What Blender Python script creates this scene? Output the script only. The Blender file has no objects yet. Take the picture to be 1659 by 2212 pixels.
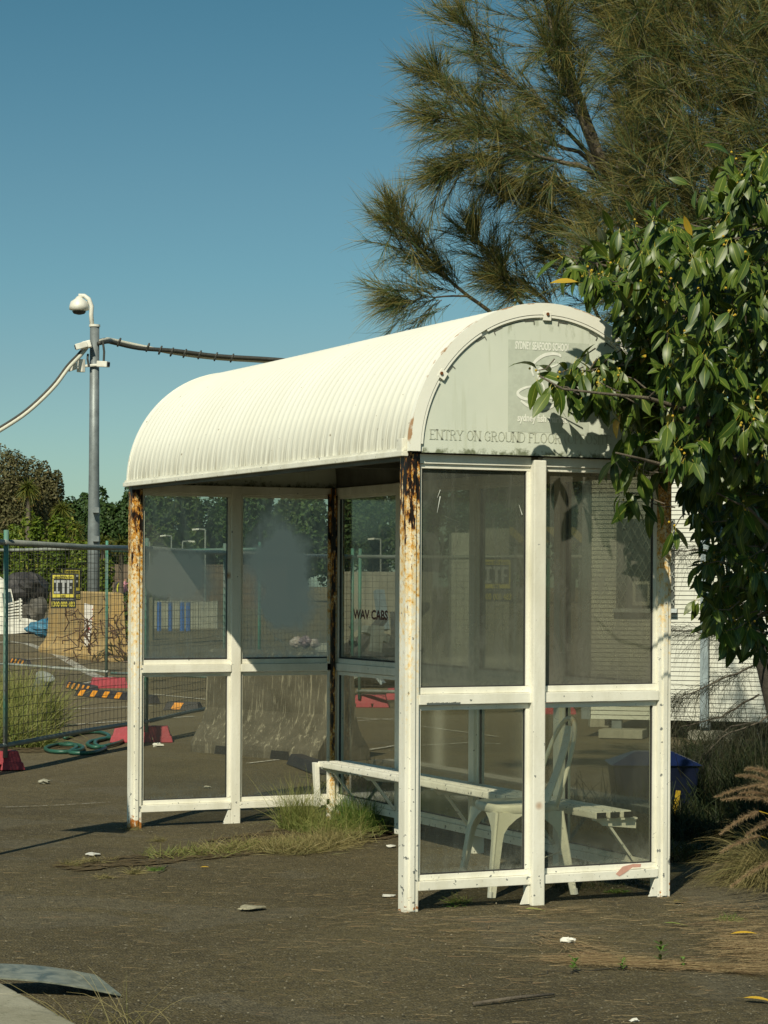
import bpy, bmesh, math, random
import numpy as np
from mathutils import Vector, Matrix
random.seed(7); rng = np.random.default_rng(7)
S = bpy.context.scene; COL = S.collection
# ------------------------------------------------------------------ camera, sky, sun, exposure
IW, IH = 1659.0, 2212.0
FPX, PY0 = 4998.2, 1256.7
CAM = Vector((-4.6807, -9.8143, 1.5432)); YAW = .434; ROLL = .0045
cd = bpy.data.cameras.new('camera'); cam = bpy.data.objects.new('camera', cd); COL.objects.link(cam)
cd.sensor_fit = 'HORIZONTAL'; cd.sensor_width = 24; cd.lens = 24*FPX/IW
cd.shift_y = (PY0-IH/2)/IW; cd.clip_end = 2000; cd.clip_start = .1
cam.location = CAM
cam.rotation_euler = (Matrix.Rotation(-YAW, 4, 'Z') @ Matrix.Rotation(math.pi/2, 4, 'X') @ Matrix.Rotation(ROLL, 4, 'Z')).to_euler()
S.camera = cam
SUN_EL = math.radians(42.0); SAZ = math.radians(42.0)       # light travels towards (sin SAZ, cos SAZ)
SD = Vector((math.sin(SAZ)*math.cos(SUN_EL), math.cos(SAZ)*math.cos(SUN_EL), -math.sin(SUN_EL)))
w = bpy.data.worlds.new('World'); S.world = w; w.use_nodes = True
nt = w.node_tree; nt.nodes.clear()
sky = nt.nodes.new('ShaderNodeTexSky'); sky.sky_type = 'NISHITA'; sky.sun_disc = False
sky.sun_elevation = SUN_EL
sky.sun_rotation = math.atan2(-SD.x, -SD.y)
sky.air_density = 1.0; sky.dust_density = .6; sky.ozone_density = 1.0
mx = nt.nodes.new('ShaderNodeMix'); mx.data_type = 'RGBA'; mx.blend_type = 'MULTIPLY'; mx.inputs[0].default_value = 1
# the photograph's cyan colour balance: deeper teal overhead, milky towards the horizon, the same all round
tc = nt.nodes.new('ShaderNodeTexCoord'); sx = nt.nodes.new('ShaderNodeSeparateXYZ'); nt.links.new(tc.outputs['Generated'], sx.inputs[0])
cr = nt.nodes.new('ShaderNodeValToRGB'); nt.links.new(sx.outputs[2], cr.inputs[0]); nt.links.new(cr.outputs[0], mx.inputs[7])
for i, (ps, c_) in enumerate(((0.0, (.66,.88,.86)), (.067, (.53,.745,.765)), (.0876, (.505,.70,.715)), (.13, (.44,.69,.69)), (.165, (.42,.665,.655)), (.245, (.32,.61,.60)), (1.0, (.30,.58,.58)))):
    e_ = cr.color_ramp.elements[i] if i < 2 else cr.color_ramp.elements.new(ps)
    e_.position = ps; e_.color = (*c_, 1)
bg = nt.nodes.new('ShaderNodeBackground'); bg.inputs[1].default_value = .09
ow = nt.nodes.new('ShaderNodeOutputWorld')
nt.links.new(sky.outputs[0], mx.inputs[6]); nt.links.new(mx.outputs[2], bg.inputs[0]); nt.links.new(bg.outputs[0], ow.inputs[0])
sl = bpy.data.lights.new('sun', 'SUN'); sl.energy = 4.9; sl.angle = math.radians(.5); sl.color = (1, .93, .74)
so = bpy.data.objects.new('sun', sl); COL.objects.link(so); so.rotation_euler = SD.to_track_quat('-Z', 'Y').to_euler()
S.view_settings.view_transform = 'Standard'; S.view_settings.look = 'None'
S.view_settings.exposure = 0; S.view_settings.gamma = 1
S.render.engine = 'CYCLES'
S.cycles.transparent_max_bounces = 24; S.cycles.max_bounces = 8
# ------------------------------------------------------------------ picture-to-place helpers
cY, sY = math.cos(YAW), math.sin(YAW)
def ray(px, py):
    X = px-IW/2; Y = py-PY0
    X, Y = X*math.cos(ROLL)+Y*math.sin(ROLL), -X*math.sin(ROLL)+Y*math.cos(ROLL)
    return Vector((cY*X/FPX+sY, -sY*X/FPX+cY, -Y/FPX))
def pd(px, py, d): return CAM+ray(px, py)*d
def pg(px, py, z=0.0):
    r = ray(px, py); return CAM+r*((z-CAM.z)/r.z)
def pgd(px, d, z=0.0):
    r = ray(px, 1257); p = CAM+r*d; p.z = z; return p
def py_(px, py, Y):
    r = ray(px, py); return CAM+r*((Y-CAM.y)/r.y)
def px_(px, py, X):
    r = ray(px, py); return CAM+r*((X-CAM.x)/r.x)
FW = Vector((sY, cY, 0)); RT = Vector((cY, -sY, 0)); UP = Vector((0, 0, 1))
# ------------------------------------------------------------------ object helpers
def tag(o, label=None, cat=None, group=None, kind=None):
    if label: o['label'] = label
    if cat: o['category'] = cat
    if group: o['group'] = group
    if kind: o['kind'] = kind
    return o
def thing(name, label, cat, loc=(0, 0, 0), group=None):
    o = bpy.data.objects.new(name, None); COL.objects.link(o); o.location = loc; o.empty_display_size = .1
    return tag(o, label, cat, group)
def wloc(o):
    v = Vector((0, 0, 0))
    while o is not None:
        v += Vector(o.location); o = o.parent
    return v
class MB:
    """collects shapes in world coordinates, then links them as ONE mesh object"""
    def __init__(s): s.v = []; s.f = []; s.uv = None
    def add(s, vs, fs):
        n = len(s.v); s.v += [tuple(p) for p in vs]; s.f += [tuple(i+n for i in f) for f in fs]; return s
    def box(s, lo, hi):
        x0, y0, z0 = lo; x1, y1, z1 = hi
        return s.add([(x0,y0,z0),(x1,y0,z0),(x1,y1,z0),(x0,y1,z0),(x0,y0,z1),(x1,y0,z1),(x1,y1,z1),(x0,y1,z1)],
                     [(0,3,2,1),(4,5,6,7),(0,1,5,4),(1,2,6,5),(2,3,7,6),(3,0,4,7)])
    def hexa(s, b, t):   # four bottom points and four top points, same order (ccw from above)
        return s.add(list(b)+list(t), [(0,3,2,1),(4,5,6,7),(0,1,5,4),(1,2,6,5),(2,3,7,6),(3,0,4,7)])
    def bar(s, a, b, wx, wz, up=(0,0,1)):
        a = Vector(a); b = Vector(b); d = (b-a).normalized(); u = Vector(up)
        if abs(d.dot(u)) > .98: u = Vector((0,1,0))
        r = d.cross(u).normalized()*wx/2; u = r.cross(d).normalized()*wz/2
        return s.add([a-r-u,a+r-u,a+r+u,a-r+u,b-r-u,b+r-u,b+r+u,b-r+u],
                     [(3,2,1,0),(4,5,6,7),(0,1,5,4),(1,2,6,5),(2,3,7,6),(3,0,4,7)])
    def tube(s, pts, rad, n=8, cap=True):
        pts = [Vector(p) for p in pts]; m = len(pts)
        rads = rad if isinstance(rad, (list, tuple)) else [rad]*m
        base = len(s.v); ref = None
        for i, p in enumerate(pts):
            d = (pts[min(i+1, m-1)]-pts[max(i-1, 0)])
            d = d.normalized() if d.length > 1e-9 else Vector((0,0,1))
            if ref is None: ref = d.orthogonal().normalized()
            ref = (ref-d*ref.dot(d)); ref = ref.normalized() if ref.length > 1e-6 else d.orthogonal().normalized()
            q = d.cross(ref)
            for k in range(n):
                a = 2*math.pi*k/n; s.v.append(tuple(p+(ref*math.cos(a)+q*math.sin(a))*rads[i]))
        for i in range(m-1):
            for k in range(n):
                a = base+i*n+k; b = base+i*n+(k+1) % n; s.f.append((a, b, b+n, a+n))
        if cap: s.f.append(tuple(base+k for k in range(n))[::-1]); s.f.append(tuple(base+(m-1)*n+k for k in range(n)))
        return s
    def lathe(s, c, prof, n=16):
        c = Vector(c); base = len(s.v)
        for r, z in prof:
            for k in range(n):
                a = 2*math.pi*k/n; s.v.append((c.x+r*math.cos(a), c.y+r*math.sin(a), c.z+z))
        for i in range(len(prof)-1):
            for k in range(n):
                a = base+i*n+k; b = base+i*n+(k+1) % n; s.f.append((a, b, b+n, a+n))
        s.f.append(tuple(base+k for k in range(n))[::-1]); s.f.append(tuple(base+(len(prof)-1)*n+k for k in range(n)))
        return s
    def quad(s, a, b, c, d): return s.add([a, b, c, d], [(0,1,2,3)])
    def build(s, name, mat, parent=None, smooth=False, bevel=0, origin=None):
        off = wloc(parent) if parent is not None else Vector(origin or (0,0,0))
        loc = Vector((0,0,0))
        if parent is not None and origin is not None: loc = Vector(origin)-off; off = Vector(origin)
        me = bpy.data.meshes.new(name)
        me.from_pydata([(v[0]-off.x, v[1]-off.y, v[2]-off.z) for v in s.v], [], s.f); me.update()
        if s.uv is not None:
            ul = me.uv_layers.new(name='UVMap'); li = np.zeros(len(me.loops), dtype=np.int32); me.loops.foreach_get('vertex_index', li)
            ul.data.foreach_set('uv', np.asarray(s.uv, dtype=np.float32)[li].ravel())
        if bevel:
            bm = bmesh.new(); bm.from_mesh(me); bmesh.ops.bevel(bm, geom=bm.edges[:], offset=bevel, segments=2, profile=.7, affect='EDGES', clamp_overlap=True)
            bm.to_mesh(me); bm.free()
        if mat: me.materials.append(mat)
        if smooth: me.polygons.foreach_set('use_smooth', [True]*len(me.polygons))
        o = bpy.data.objects.new(name, me); COL.objects.link(o)
        if parent is not None: o.parent = parent; o.location = loc
        else: o.location = off
        return o
def copy_tree(o, parent=None):
    c = o.copy(); COL.objects.link(c); c.parent = parent
    for ch in list(o.children): copy_tree(ch, c)
    return c
def np_mesh(name, V, F, mat, parent=None, uv=None, col=None):
    me = bpy.data.meshes.new(name); V = np.asarray(V, dtype=np.float32); F = np.asarray(F, dtype=np.int32)
    if parent is not None:
        o_ = wloc(parent); V = V-np.array([o_.x, o_.y, o_.z], dtype=np.float32)
    k = F.shape[1]; me.vertices.add(len(V)); me.vertices.foreach_set('co', V.ravel())
    me.loops.add(F.size); me.loops.foreach_set('vertex_index', F.ravel())
    me.polygons.add(len(F)); me.polygons.foreach_set('loop_start', np.arange(0, F.size, k, dtype=np.int32))
    me.update(calc_edges=True)
    if uv is not None:
        ul = me.uv_layers.new(name='UVMap'); ul.data.foreach_set('uv', np.asarray(uv, dtype=np.float32)[F.ravel()].ravel())
    if mat: me.materials.append(mat)
    o = bpy.data.objects.new(name, me); COL.objects.link(o)
    if parent is not None: o.parent = parent
    return o
# ------------------------------------------------------------------ material helpers
class N:
    def __init__(s, name):
        s.m = bpy.data.materials.new(name); s.m.use_nodes = True; s.t = s.m.node_tree; s.t.nodes.clear()
        s.out = s.t.nodes.new('ShaderNodeOutputMaterial')
    def n(s, typ, **kw):
        x = s.t.nodes.new('ShaderNode'+typ)
        for k, v in kw.items(): setattr(x, k, v)
        return x
    def l(s, a, b): s.t.links.new(a, b)
    def co(s, kind='Object', scale=(1,1,1)):
        c = s.n('TexCoord'); m = s.n('Mapping'); m.inputs['Scale'].default_value = scale
        s.l(c.outputs[kind], m.inputs[0]); return m.outputs[0]
    def noise(s, vec, scale, detail=6, rough=.6, dist=0):
        x = s.n('TexNoise'); x.inputs['Scale'].default_value = scale; x.inputs['Detail'].default_value = detail
        x.inputs['Roughness'].default_value = rough; x.inputs['Distortion'].default_value = dist; s.l(vec, x.inputs['Vector']); return x.outputs[0]
    def ramp(s, fac, *st):
        r = s.n('ValToRGB'); e = r.color_ramp.elements
        while len(e) < len(st): e.new(.5)
        for i, (p, c) in enumerate(st):
            e[i].position = p; e[i].color = (c, c, c, 1) if isinstance(c, (int, float)) else (*c, 1)
        s.l(fac, r.inputs[0]); return r.outputs[0]
    def mix(s, fac, a, b, bt='MIX'):
        x = s.n('Mix', data_type='RGBA', blend_type=bt)
        for v, i in ((fac, 0), (a, 6), (b, 7)):
            if hasattr(v, 'node'): s.l(v, x.inputs[i])
            elif i == 0: x.inputs[0].default_value = v
            else: x.inputs[i].default_value = (*v, 1)
        return x.outputs[2]
    def math(s, op, a, b=0, clamp=False):
        x = s.n('Math', operation=op); x.use_clamp = clamp
        for v, i in ((a, 0), (b, 1)):
            if hasattr(v, 'node'): s.l(v, x.inputs[i])
            else: x.inputs[i].default_value = v
        return x.outputs[0]
    def sep(s, vec):
        x = s.n('SeparateXYZ'); s.l(vec, x.inputs[0]); return x.outputs
    def mr(s, v, a, b, c=0, d=1, smooth=False):
        x = s.n('MapRange'); x.clamp = True
        if smooth: x.interpolation_type = 'SMOOTHSTEP'
        s.l(v, x.inputs[0])
        for i, q in enumerate((a, b, c, d)): x.inputs[i+1].default_value = q
        return x.outputs[0]
    def pbr(s, col, rough=.6, metal=0, spec=.4, bump=None, bd=.01, bs=.5, trans=0):
        p = s.n('BsdfPrincipled')
        if hasattr(col, 'node'): s.l(col, p.inputs['Base Color'])
        else: p.inputs['Base Color'].default_value = (*col, 1)
        if hasattr(rough, 'node'): s.l(rough, p.inputs['Roughness'])
        else: p.inputs['Roughness'].default_value = rough
        p.inputs['Metallic'].default_value = metal; p.inputs['Specular IOR Level'].default_value = spec
        if bump is not None:
            b = s.n('Bump'); b.inputs['Distance'].default_value = bd; b.inputs['Strength'].default_value = bs
            s.l(bump, b.inputs['Height']); s.l(b.outputs[0], p.inputs['Normal'])
        return p.outputs[0]
    def done(s, sh): s.l(sh, s.out.inputs[0]); return s.m
def plain(name, c1, c2=None, scale=8, rough=.6, metal=0, spec=.4, bump=.3, bd=.01, kind='Object', st=(1,1,1)):
    m = N(name); v = m.co(kind, st); c2 = c2 or tuple(x*.7 for x in c1)
    n1 = m.noise(v, scale, 8, .65)
    return m.done(m.pbr(m.mix(m.ramp(n1, (.35, 0), (.65, 1)), c1, c2), rough, metal, spec, m.noise(v, scale*6, 4), bd, bump))
def paint(name, rust_lo=None, chips=.0, base=(.81,.79,.68), holes=None, streak=True, dirt=.5, footr=False):
    """weathered white paint; rust_lo=(z0,z1) : rust grows between those heights; holes: rotten dark patches above that height"""
    m = N(name); v = m.co(); x, y, z = m.sep(v)
    big = m.noise(m.co('Object', (1,1,.25)), 9, 6)
    col = m.mix(m.ramp(big, (.4, 0), (.75, dirt)), base, (.50,.47,.34))
    fine = m.noise(v, 160, 3); col = m.mix(m.ramp(fine, (.66, 0), (.72, .5)), col, (.33,.30,.22))
    # grey paint chips, denser near the ground
    nc = m.noise(v, 38, 4, .5); low = m.mr(z, .35, 0, 0, .085)
    ch = m.math('GREATER_THAN', m.math('ADD', nc, low), .72-chips)
    col = m.mix(ch, col, (.17,.18,.17))
    # fastener / pinhole rust anywhere
    vo = m.n('TexVoronoi'); vo.inputs['Scale'].default_value = 3.2; m.l(v, vo.inputs['Vector'])
    sp = m.ramp(vo.outputs['Distance'], (.03, 1), (.09, 0)); col = m.mix(m.math('MULTIPLY', sp, .8), col, (.36,.14,.03))
    rough = .42
    if rust_lo:
        n1 = m.noise(m.co('Object', (1,1,.8)), 42, 8, .75); zr = m.mr(z, rust_lo[0], rust_lo[1], -.30, .12)
        q = m.math('ADD', n1, zr)
        col = m.mix(m.ramp(q, (.42, 0), (.56, .8)), col, (.78,.55,.20))
        col = m.mix(m.ramp(q, (.55, 0), (.62, 1)), col, (.58,.28,.04))
        n2 = m.noise(v, 85, 8, .75); q2 = m.math('ADD', n2, m.math('MULTIPLY', zr, .7))
        col = m.mix(m.ramp(q2, (.60, 0), (.63, 1)), col, (.12,.035,.008))
    if holes:
        n3 = m.noise(m.co('Object', (1.3,1.3,.30)), 32, 7, .66); zh = m.mr(z, holes[0], holes[1], -.27, .125)
        q3 = m.math('ADD', n3, zh)
        col = m.mix(m.ramp(q3, (.545, 0), (.565, 1)), col, (.20,.065,.014)); col = m.mix(m.ramp(q3, (.575, 0), (.59, 1)), col, (.012,.008,.006))
        foot = m.math('ADD', m.noise(v, 30, 6), m.mr(z, .16, 0, -.3, .12 if footr else -.03)); col = m.mix(m.ramp(foot, (.5, 0), (.56, 1)), col, (.40,.15,.03))
    return m.done(m.pbr(col, rough, 0, .4, m.noise(v, 60, 6), .004, .35))
def glass(name, dust=.22, tint=(.62,.65,.57), blobs=(), seed=0.0, dcol=(.40,.41,.35), tl_=.35, zb=1.046):
    """dirty glazing: tinted pane, film of dust and fogged patches that belong to the pane"""
    m = N(name); v = m.co(); n1 = m.noise(v, 2.2, 6, .6); st = m.noise(m.co('Object', (14,14,.9)), 3, 5, .6)
    f = m.math('MULTIPLY', m.mr(n1, .3, .75, .6, 1.35), dust)
    f = m.math('ADD', f, m.mr(st, .5, .8, 0, .07))
    spk = m.noise(v, 90, 3, .5); f = m.math('ADD', f, m.mr(spk, .68, .74, 0, .12))
    wp = m.n('VectorMath', operation='ADD'); nz_ = m.n('TexNoise'); nz_.inputs['Scale'].default_value = 3; m.l(v, nz_.inputs['Vector']); m.l(m.co('Object', (1,1,2.5)), wp.inputs[0]); m.l(nz_.outputs['Color'], wp.inputs[1])
    vs_ = m.n('TexVoronoi', feature='DISTANCE_TO_EDGE'); vs_.inputs['Scale'].default_value = 2.6; m.l(wp.outputs[0], vs_.inputs['Vector'])      # hairline scratches, broken up
    f = m.math('ADD', f, m.math('MULTIPLY', m.mr(vs_.outputs['Distance'], .004, .0, 0, .5), m.mr(m.noise(v, 7, 3), .52, .62)))
    wm = m.noise(m.co('Object', (5,5,2)), 1.2, 7, .75, 1.5); f = m.math('ADD', f, m.mr(wm, .5, .62, 0, dust*.45))
    for (bx, by, bz, rx, ry, rz, a) in blobs:
        c = m.n('TexCoord'); mp = m.n('Mapping'); mp.vector_type = 'POINT'
        mp.inputs['Location'].default_value = (-bx/rx, -by/ry, -bz/rz); mp.inputs['Scale'].default_value = (1/rx, 1/ry, 1/rz)
        m.l(c.outputs['Object'], mp.inputs[0])
        ln = m.n('VectorMath', operation='LENGTH'); m.l(mp.outputs[0], ln.inputs[0])
        dd = m.math('ADD', ln.outputs['Value'], m.mr(m.noise(v, 5, 5), .2, .8, -.3, .3))
        f = m.math('ADD', f, m.mr(dd, 1.05, .45, 0, a, True))
    zz_ = m.sep(v)[2]; f = m.math('ADD', f, m.math('MULTIPLY', m.mr(zz_, zb+.16, zb, 0, .55), m.mr(m.noise(v, 11, 6, .7), .35, .7))); f = m.math('ADD', f, m.math('MULTIPLY', m.mr(zz_, zb+.03, zb, 0, .6), m.mr(m.noise(v, 40, 4, .7), .4, .6)))
    f = m.math('MINIMUM', f, .96)
    tr = m.n('BsdfTransparent'); tr.inputs[0].default_value = (*tint, 1)
    df = m.n('BsdfDiffuse'); df.inputs[0].default_value = (*dcol, 1)
    tl = m.n('BsdfTranslucent'); tl.inputs[0].default_value = (*dcol, 1)
    gl = m.n('BsdfGlossy'); gl.inputs[0].default_value = (.8,.85,.85,1); gl.inputs['Roughness'].default_value = .09
    fr = m.n('LayerWeight'); fr.inputs[0].default_value = .25
    a0 = m.n('MixShader'); a0.inputs[0].default_value = tl_; m.l(df.outputs[0], a0.inputs[1]); m.l(tl.outputs[0], a0.inputs[2])
    a = m.n('MixShader'); m.l(f, a.inputs[0]); m.l(tr.outputs[0], a.inputs[1]); m.l(a0.outputs[0], a.inputs[2])
    b = m.n('MixShader'); m.l(m.math('MULTIPLY', fr.outputs['Fresnel'], .28), b.inputs[0]); m.l(a.outputs[0], b.inputs[1]); m.l(gl.outputs[0], b.inputs[2])
    return m.done(b.outputs[0])
W, L, H = 1.381, 3.99, 2.15
M_paint = paint('white_paint', chips=.0); M_rail = paint('white_paint_chipped', chips=.0)
M_postA = paint('rusted_paint_a', (.15, 2.1), .02, holes=(.9, 2.1)); M_postC = paint('rusted_paint_c', (.0, 1.9), .03, holes=(.7, 2.15), footr=True)
M_postE = paint('rotten_corner_paint', (-.4, .4), .05, holes=(-.6, .9))
M_postB = paint('rusted_paint_b', (.7, 1.9), .03, holes=(1.3, 2.9))
M_bench = paint('flaking_bench_paint', chips=.07); M_chair = paint('chair_paint', (.35, 1.25), .0, base=(.83,.80,.66))
M_grey_metal = plain('grey_galvanised', (.23,.26,.26), (.16,.18,.18), 6, .5, .3)
M_dark_metal = plain('dark_pipe', (.17,.19,.18), (.10,.11,.10), 8, .5, .3)
M_pale_pipe = plain('pale_pipe', (.36,.38,.34), (.22,.24,.2), 6, .5, .2)
M_green = plain('green_paint', (.06,.24,.17), (.17,.19,.17), 2.2, .5)
M_wire = plain('fence_wire', (.10,.095,.08), (.06,.05,.04), 8, .6, .3)
M_red = plain('faded_red_plastic', (.34,.035,.045), (.24,.03,.04), 7, .6, bump=.4)
M_black = plain('black_rubber', (.02,.02,.022), (.045,.042,.04), 10, .6)
M_orange = plain('orange_reflector', (.75,.30,.02), (.5,.2,.02), 14, .5)
M_white = plain('plastic_white', (.75,.74,.66), (.6,.58,.5), 6, .4, bump=.1)
M_dark = plain('dark_void', (.015,.015,.013), (.03,.03,.026), 6, .8)
# ------------------------------------------------------------------ the ground
def ground_mat():
    m = N('old_asphalt'); v = m.co(); x, y, z = m.sep(v)
    big = m.noise(v, .55, 7, .6); mid = m.noise(v, 3.5, 7, .65); fin = m.noise(v, 75, 6, .75)
    ag = m.n('TexVoronoi'); ag.inputs['Scale'].default_value = 85; m.l(v, ag.inputs['Vector'])
    c = m.mix(m.ramp(big, (.38, 0), (.62, 1)), (.116,.092,.042), (.176,.142,.064))
    c = m.mix(m.ramp(mid, (.45, 0), (.7, .55)), c, (.225,.185,.100))
    c = m.mix(m.ramp(m.noise(v, 1.3, 5), (.55, 0), (.75, .5)), c, (.072,.060,.034))
    st = m.math('LESS_THAN', ag.outputs['Distance'], .34); rnd = m.sep(ag.outputs['Color'])[0]
    c = m.mix(m.math('MULTIPLY', st, m.mr(rnd, .45, 1, 0, 1)), c, (.32,.29,.20))
    c = m.mix(m.math('MULTIPLY', st, m.mr(rnd, .35, 0, 0, .8)), c, (.025,.024,.02))
    c = m.mix(m.ramp(fin, (.3, .55), (.6, 0)), c, (.02,.019,.016))
    wh = m.noise(v, 40, 2, .4); c = m.mix(m.ramp(wh, (.70, 0), (.74, 1)), c, (.36,.33,.24)); pt = m.noise(v, .9, 3, .5, .6); c = m.mix(m.ramp(pt, (.56, 0), (.575, .35)), c, (.17,.155,.11)); oil = m.noise(m.co('Object', (1,1,1)), 2.1, 4, .5); c = m.mix(m.ramp(oil, (.68, 0), (.74, .6)), c, (.03,.028,.022)); ge = m.noise(m.co('Object', (14,60,1)), 1.2, 4, .7); c = m.mix(m.ramp(ge, (.62, 0), (.68, .35)), c, (.26,.21,.12))
    a2 = m.n('TexVoronoi'); a2.inputs['Scale'].default_value = 42; m.l(v, a2.inputs['Vector']); r2 = m.sep(a2.outputs['Color']); s2 = m.math('LESS_THAN', a2.outputs['Distance'], .26)
    c = m.mix(m.math('MULTIPLY', s2, m.mr(r2[0], .80, 1, 0, .9)), c, (.34,.30,.20)); c = m.mix(m.math('MULTIPLY', s2, m.mr(r2[1], .25, 0, 0, .9)), c, (.022,.02,.015))
    c = m.mix(m.ramp(m.noise(v, 26, 5, .75), (.36, .55), (.55, 0)), c, (.035,.031,.022))
    # dirt and bitumen far off is paler and browner
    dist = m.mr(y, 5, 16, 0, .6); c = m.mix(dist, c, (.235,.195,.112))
    h = m.math('ADD', m.math('MULTIPLY', fin, .6), m.math('MULTIPLY', ag.outputs['Distance'], .8))
    h = m.math('ADD', h, m.math('MULTIPLY', mid, 2))
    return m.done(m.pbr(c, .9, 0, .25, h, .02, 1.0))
M_ground = ground_mat()
def gz(x, y): return 0.0
mb = MB(); nx, ny = 90, 110
xs = np.concatenate([np.linspace(-400, -9, 8), np.linspace(-8, 14, 70), np.linspace(16, 500, 12)])
ys = np.concatenate([np.linspace(-60, -8, 6), np.linspace(-7, 22, 84), np.linspace(25, 600, 16)])
def bump(x, y):
    if x < -8 or x > 14 or y > 22: return 0
    return .006*math.sin(x*1.9+y*.7)*math.sin(y*1.3-x*.4)-.004
V = [(x, y, bump(x, y)) for y in ys for x in xs]; n = len(xs)
F = [(j*n+i, j*n+i+1, (j+1)*n+i+1, (j+1)*n+i) for j in range(len(ys)-1) for i in range(n-1)]
g = MB().add(V, F).build('ground', M_ground, smooth=True); tag(g, kind='structure')
# painted lines, worn
def line_mat():
    m = N('worn_line_paint'); v = m.co(); n1 = m.noise(v, 30, 6, .7)
    tr = m.n('BsdfTransparent'); s = m.n('MixShader'); m.l(m.ramp(n1, (.42, 0), (.5, 1)), s.inputs[0]); m.l(tr.outputs[0], s.inputs[1])
    m.l(m.pbr(m.mix(m.noise(v, 8), (.55,.53,.44), (.35,.33,.26)), .8), s.inputs[2]); return m.done(s.outputs[0])
M_line = line_mat()
def strip(pts, wd, z=.006):
    P = [pg(*p) for p in pts]; mb = MB()
    for a, b in zip(P[:-1], P[1:]):
        d = (b-a); d.z = 0; n_ = Vector((-d.y, d.x, 0)).normalized()*wd/2
        k = max(1, int(d.length/2))
        for i in range(k):
            p = a+d*(i/k); q = a+d*((i+1)/k); u = Vector((0,0,z))
            mb.quad(p-n_+u, q-n_+u, q+n_+u, p+n_+u)
    return mb
for pts, wd in (([(-40,1392),(20,1386),(60,1391),(125,1415),(200,1458),(285,1486)], .20), ([(40,1426),(132,1420),(190,1416)], .10), ([(60,1536),(272,1528),(330,1525)], .07),
                ([(110,1569),(275,1558),(420,1548)], .07), ([(160,1481),(215,1470),(240,1462)], .1), ([(535,1650),(600,1642)], .05), ([(787,1622),(870,1609)], .06),
                ([(640,1655),(700,1651)], .05), ([(740,1549),(860,1557)], .05), ([(740,1560),(860,1552)], .05), ([(905,1569),(1075,1592)], .05), ([(895,1612),(1016,1605),(1080,1608)], .05),
                ([(12,1745),(120,1741),(240,1734)], .014), ([(330,1500),(480,1515)], .09)):
    o = strip(pts, wd).build('painted_line', M_line); tag(o, kind='structure')
M_crack = plain('crack_dirt', (.03,.026,.018), (.05,.042,.028), 20, .95)
for pts in ([(120,1870),(190,1866),(250,1858),(330,1850),(430,1842),(540,1830),(650,1838),(770,1815),(850,1800)], [(330,1852),(360,1872),(345,1890)], [(1120,2110),(1250,2100),(1400,2090),(1520,2085),(1680,2090)]):
    P = [pg(*q) for q in pts]; V = []; r_ = random.Random(3)
    Q = []
    for a, b in zip(P[:-1], P[1:]): Q += [a.lerp(b, t) for t in (0, .2, .4, .6, .8)]
    for q in Q: o_ = Vector((r_.gauss(0,.012), r_.gauss(0,.02), .005)); w_ = .002+.007*r_.random(); V += [q+o_-Vector((0,w_,0)), q+o_+Vector((0,w_,0))]
    tag(MB().add(V, [(2*i,2*i+2,2*i+3,2*i+1) for i in range(len(Q)-1)]).build('asphalt_crack', M_crack), kind='structure')
def soil_mat():
    m = N('crack_soil'); v = m.co(); n1 = m.noise(v, 9, 7, .7); tr = m.n('BsdfTransparent'); q = m.n('MixShader'); m.l(m.ramp(n1, (.44, 0), (.52, 1)), q.inputs[0]); m.l(tr.outputs[0], q.inputs[1])
    m.l(m.pbr(m.mix(m.noise(v, 30, 5), (.06,.045,.026), (.15,.115,.06)), .95, 0, .1, m.noise(v, 60, 5), .02, .8), q.inputs[2]); return m.done(q.outputs[0])
M_soil = soil_mat()
for pts, wd in (([(120,1874),(200,1868),(330,1856),(430,1846),(560,1832),(700,1822),(860,1790)], .42), ([(560,1825),(860,1775)], .8), ([(0,1625),(130,1612)], .6)):
    tag(strip(pts, wd, .0035).build('soil', M_soil), kind='structure')
# ------------------------------------------------------------------ the bus shelter
sh = thing('bus_shelter', 'white rusting glazed bus shelter with ribbed barrel roof on the asphalt', 'bus shelter')
PS = .072
def post(x, y, mat, z1=H, name='post', sx=PS, sy=PS, lean=0):
    mb = MB().box((x-sx/2, y-sy/2, -.02), (x+sx/2, y+sy/2, z1))
    return mb.build(name, mat, sh, bevel=.006)
post(0, 0, M_postA, name='corner_post'); post(W, 0, M_postB, name='corner_post'); post(0, L, M_postC, name='corner_post'); post(W, L, M_postC, name='corner_post')
post(W-.052, L-.052, M_postE, name='corner_angle', sx=.028, sy=.028)
MB().box((W-.085, L-.042, .01), (W-.060, L-.036, H-.04)).build('glazing_bead', M_postC, sh)
XM = .665
post(XM, -.012, M_paint, H-.02, sx=.066, sy=.095); post(XM, L, M_paint, sx=.066)
for k in (1, 2, 3): post(W, L*k/4, M_paint, sy=.066)
for (x, y) in ((XM, 0), (W, 0), (XM, L)):      # flared feet
    MB().hexa([(x-.085,y-.035,0),(x-.035,y-.035,0),(x-.035,y-.028,0),(x-.085,y-.028,0)],[(x-.038,y-.035,.11),(x-.035,y-.035,.11),(x-.035,y-.028,.11),(x-.038,y-.028,.11)]).build('foot_gusset', M_rail, sh)
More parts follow.
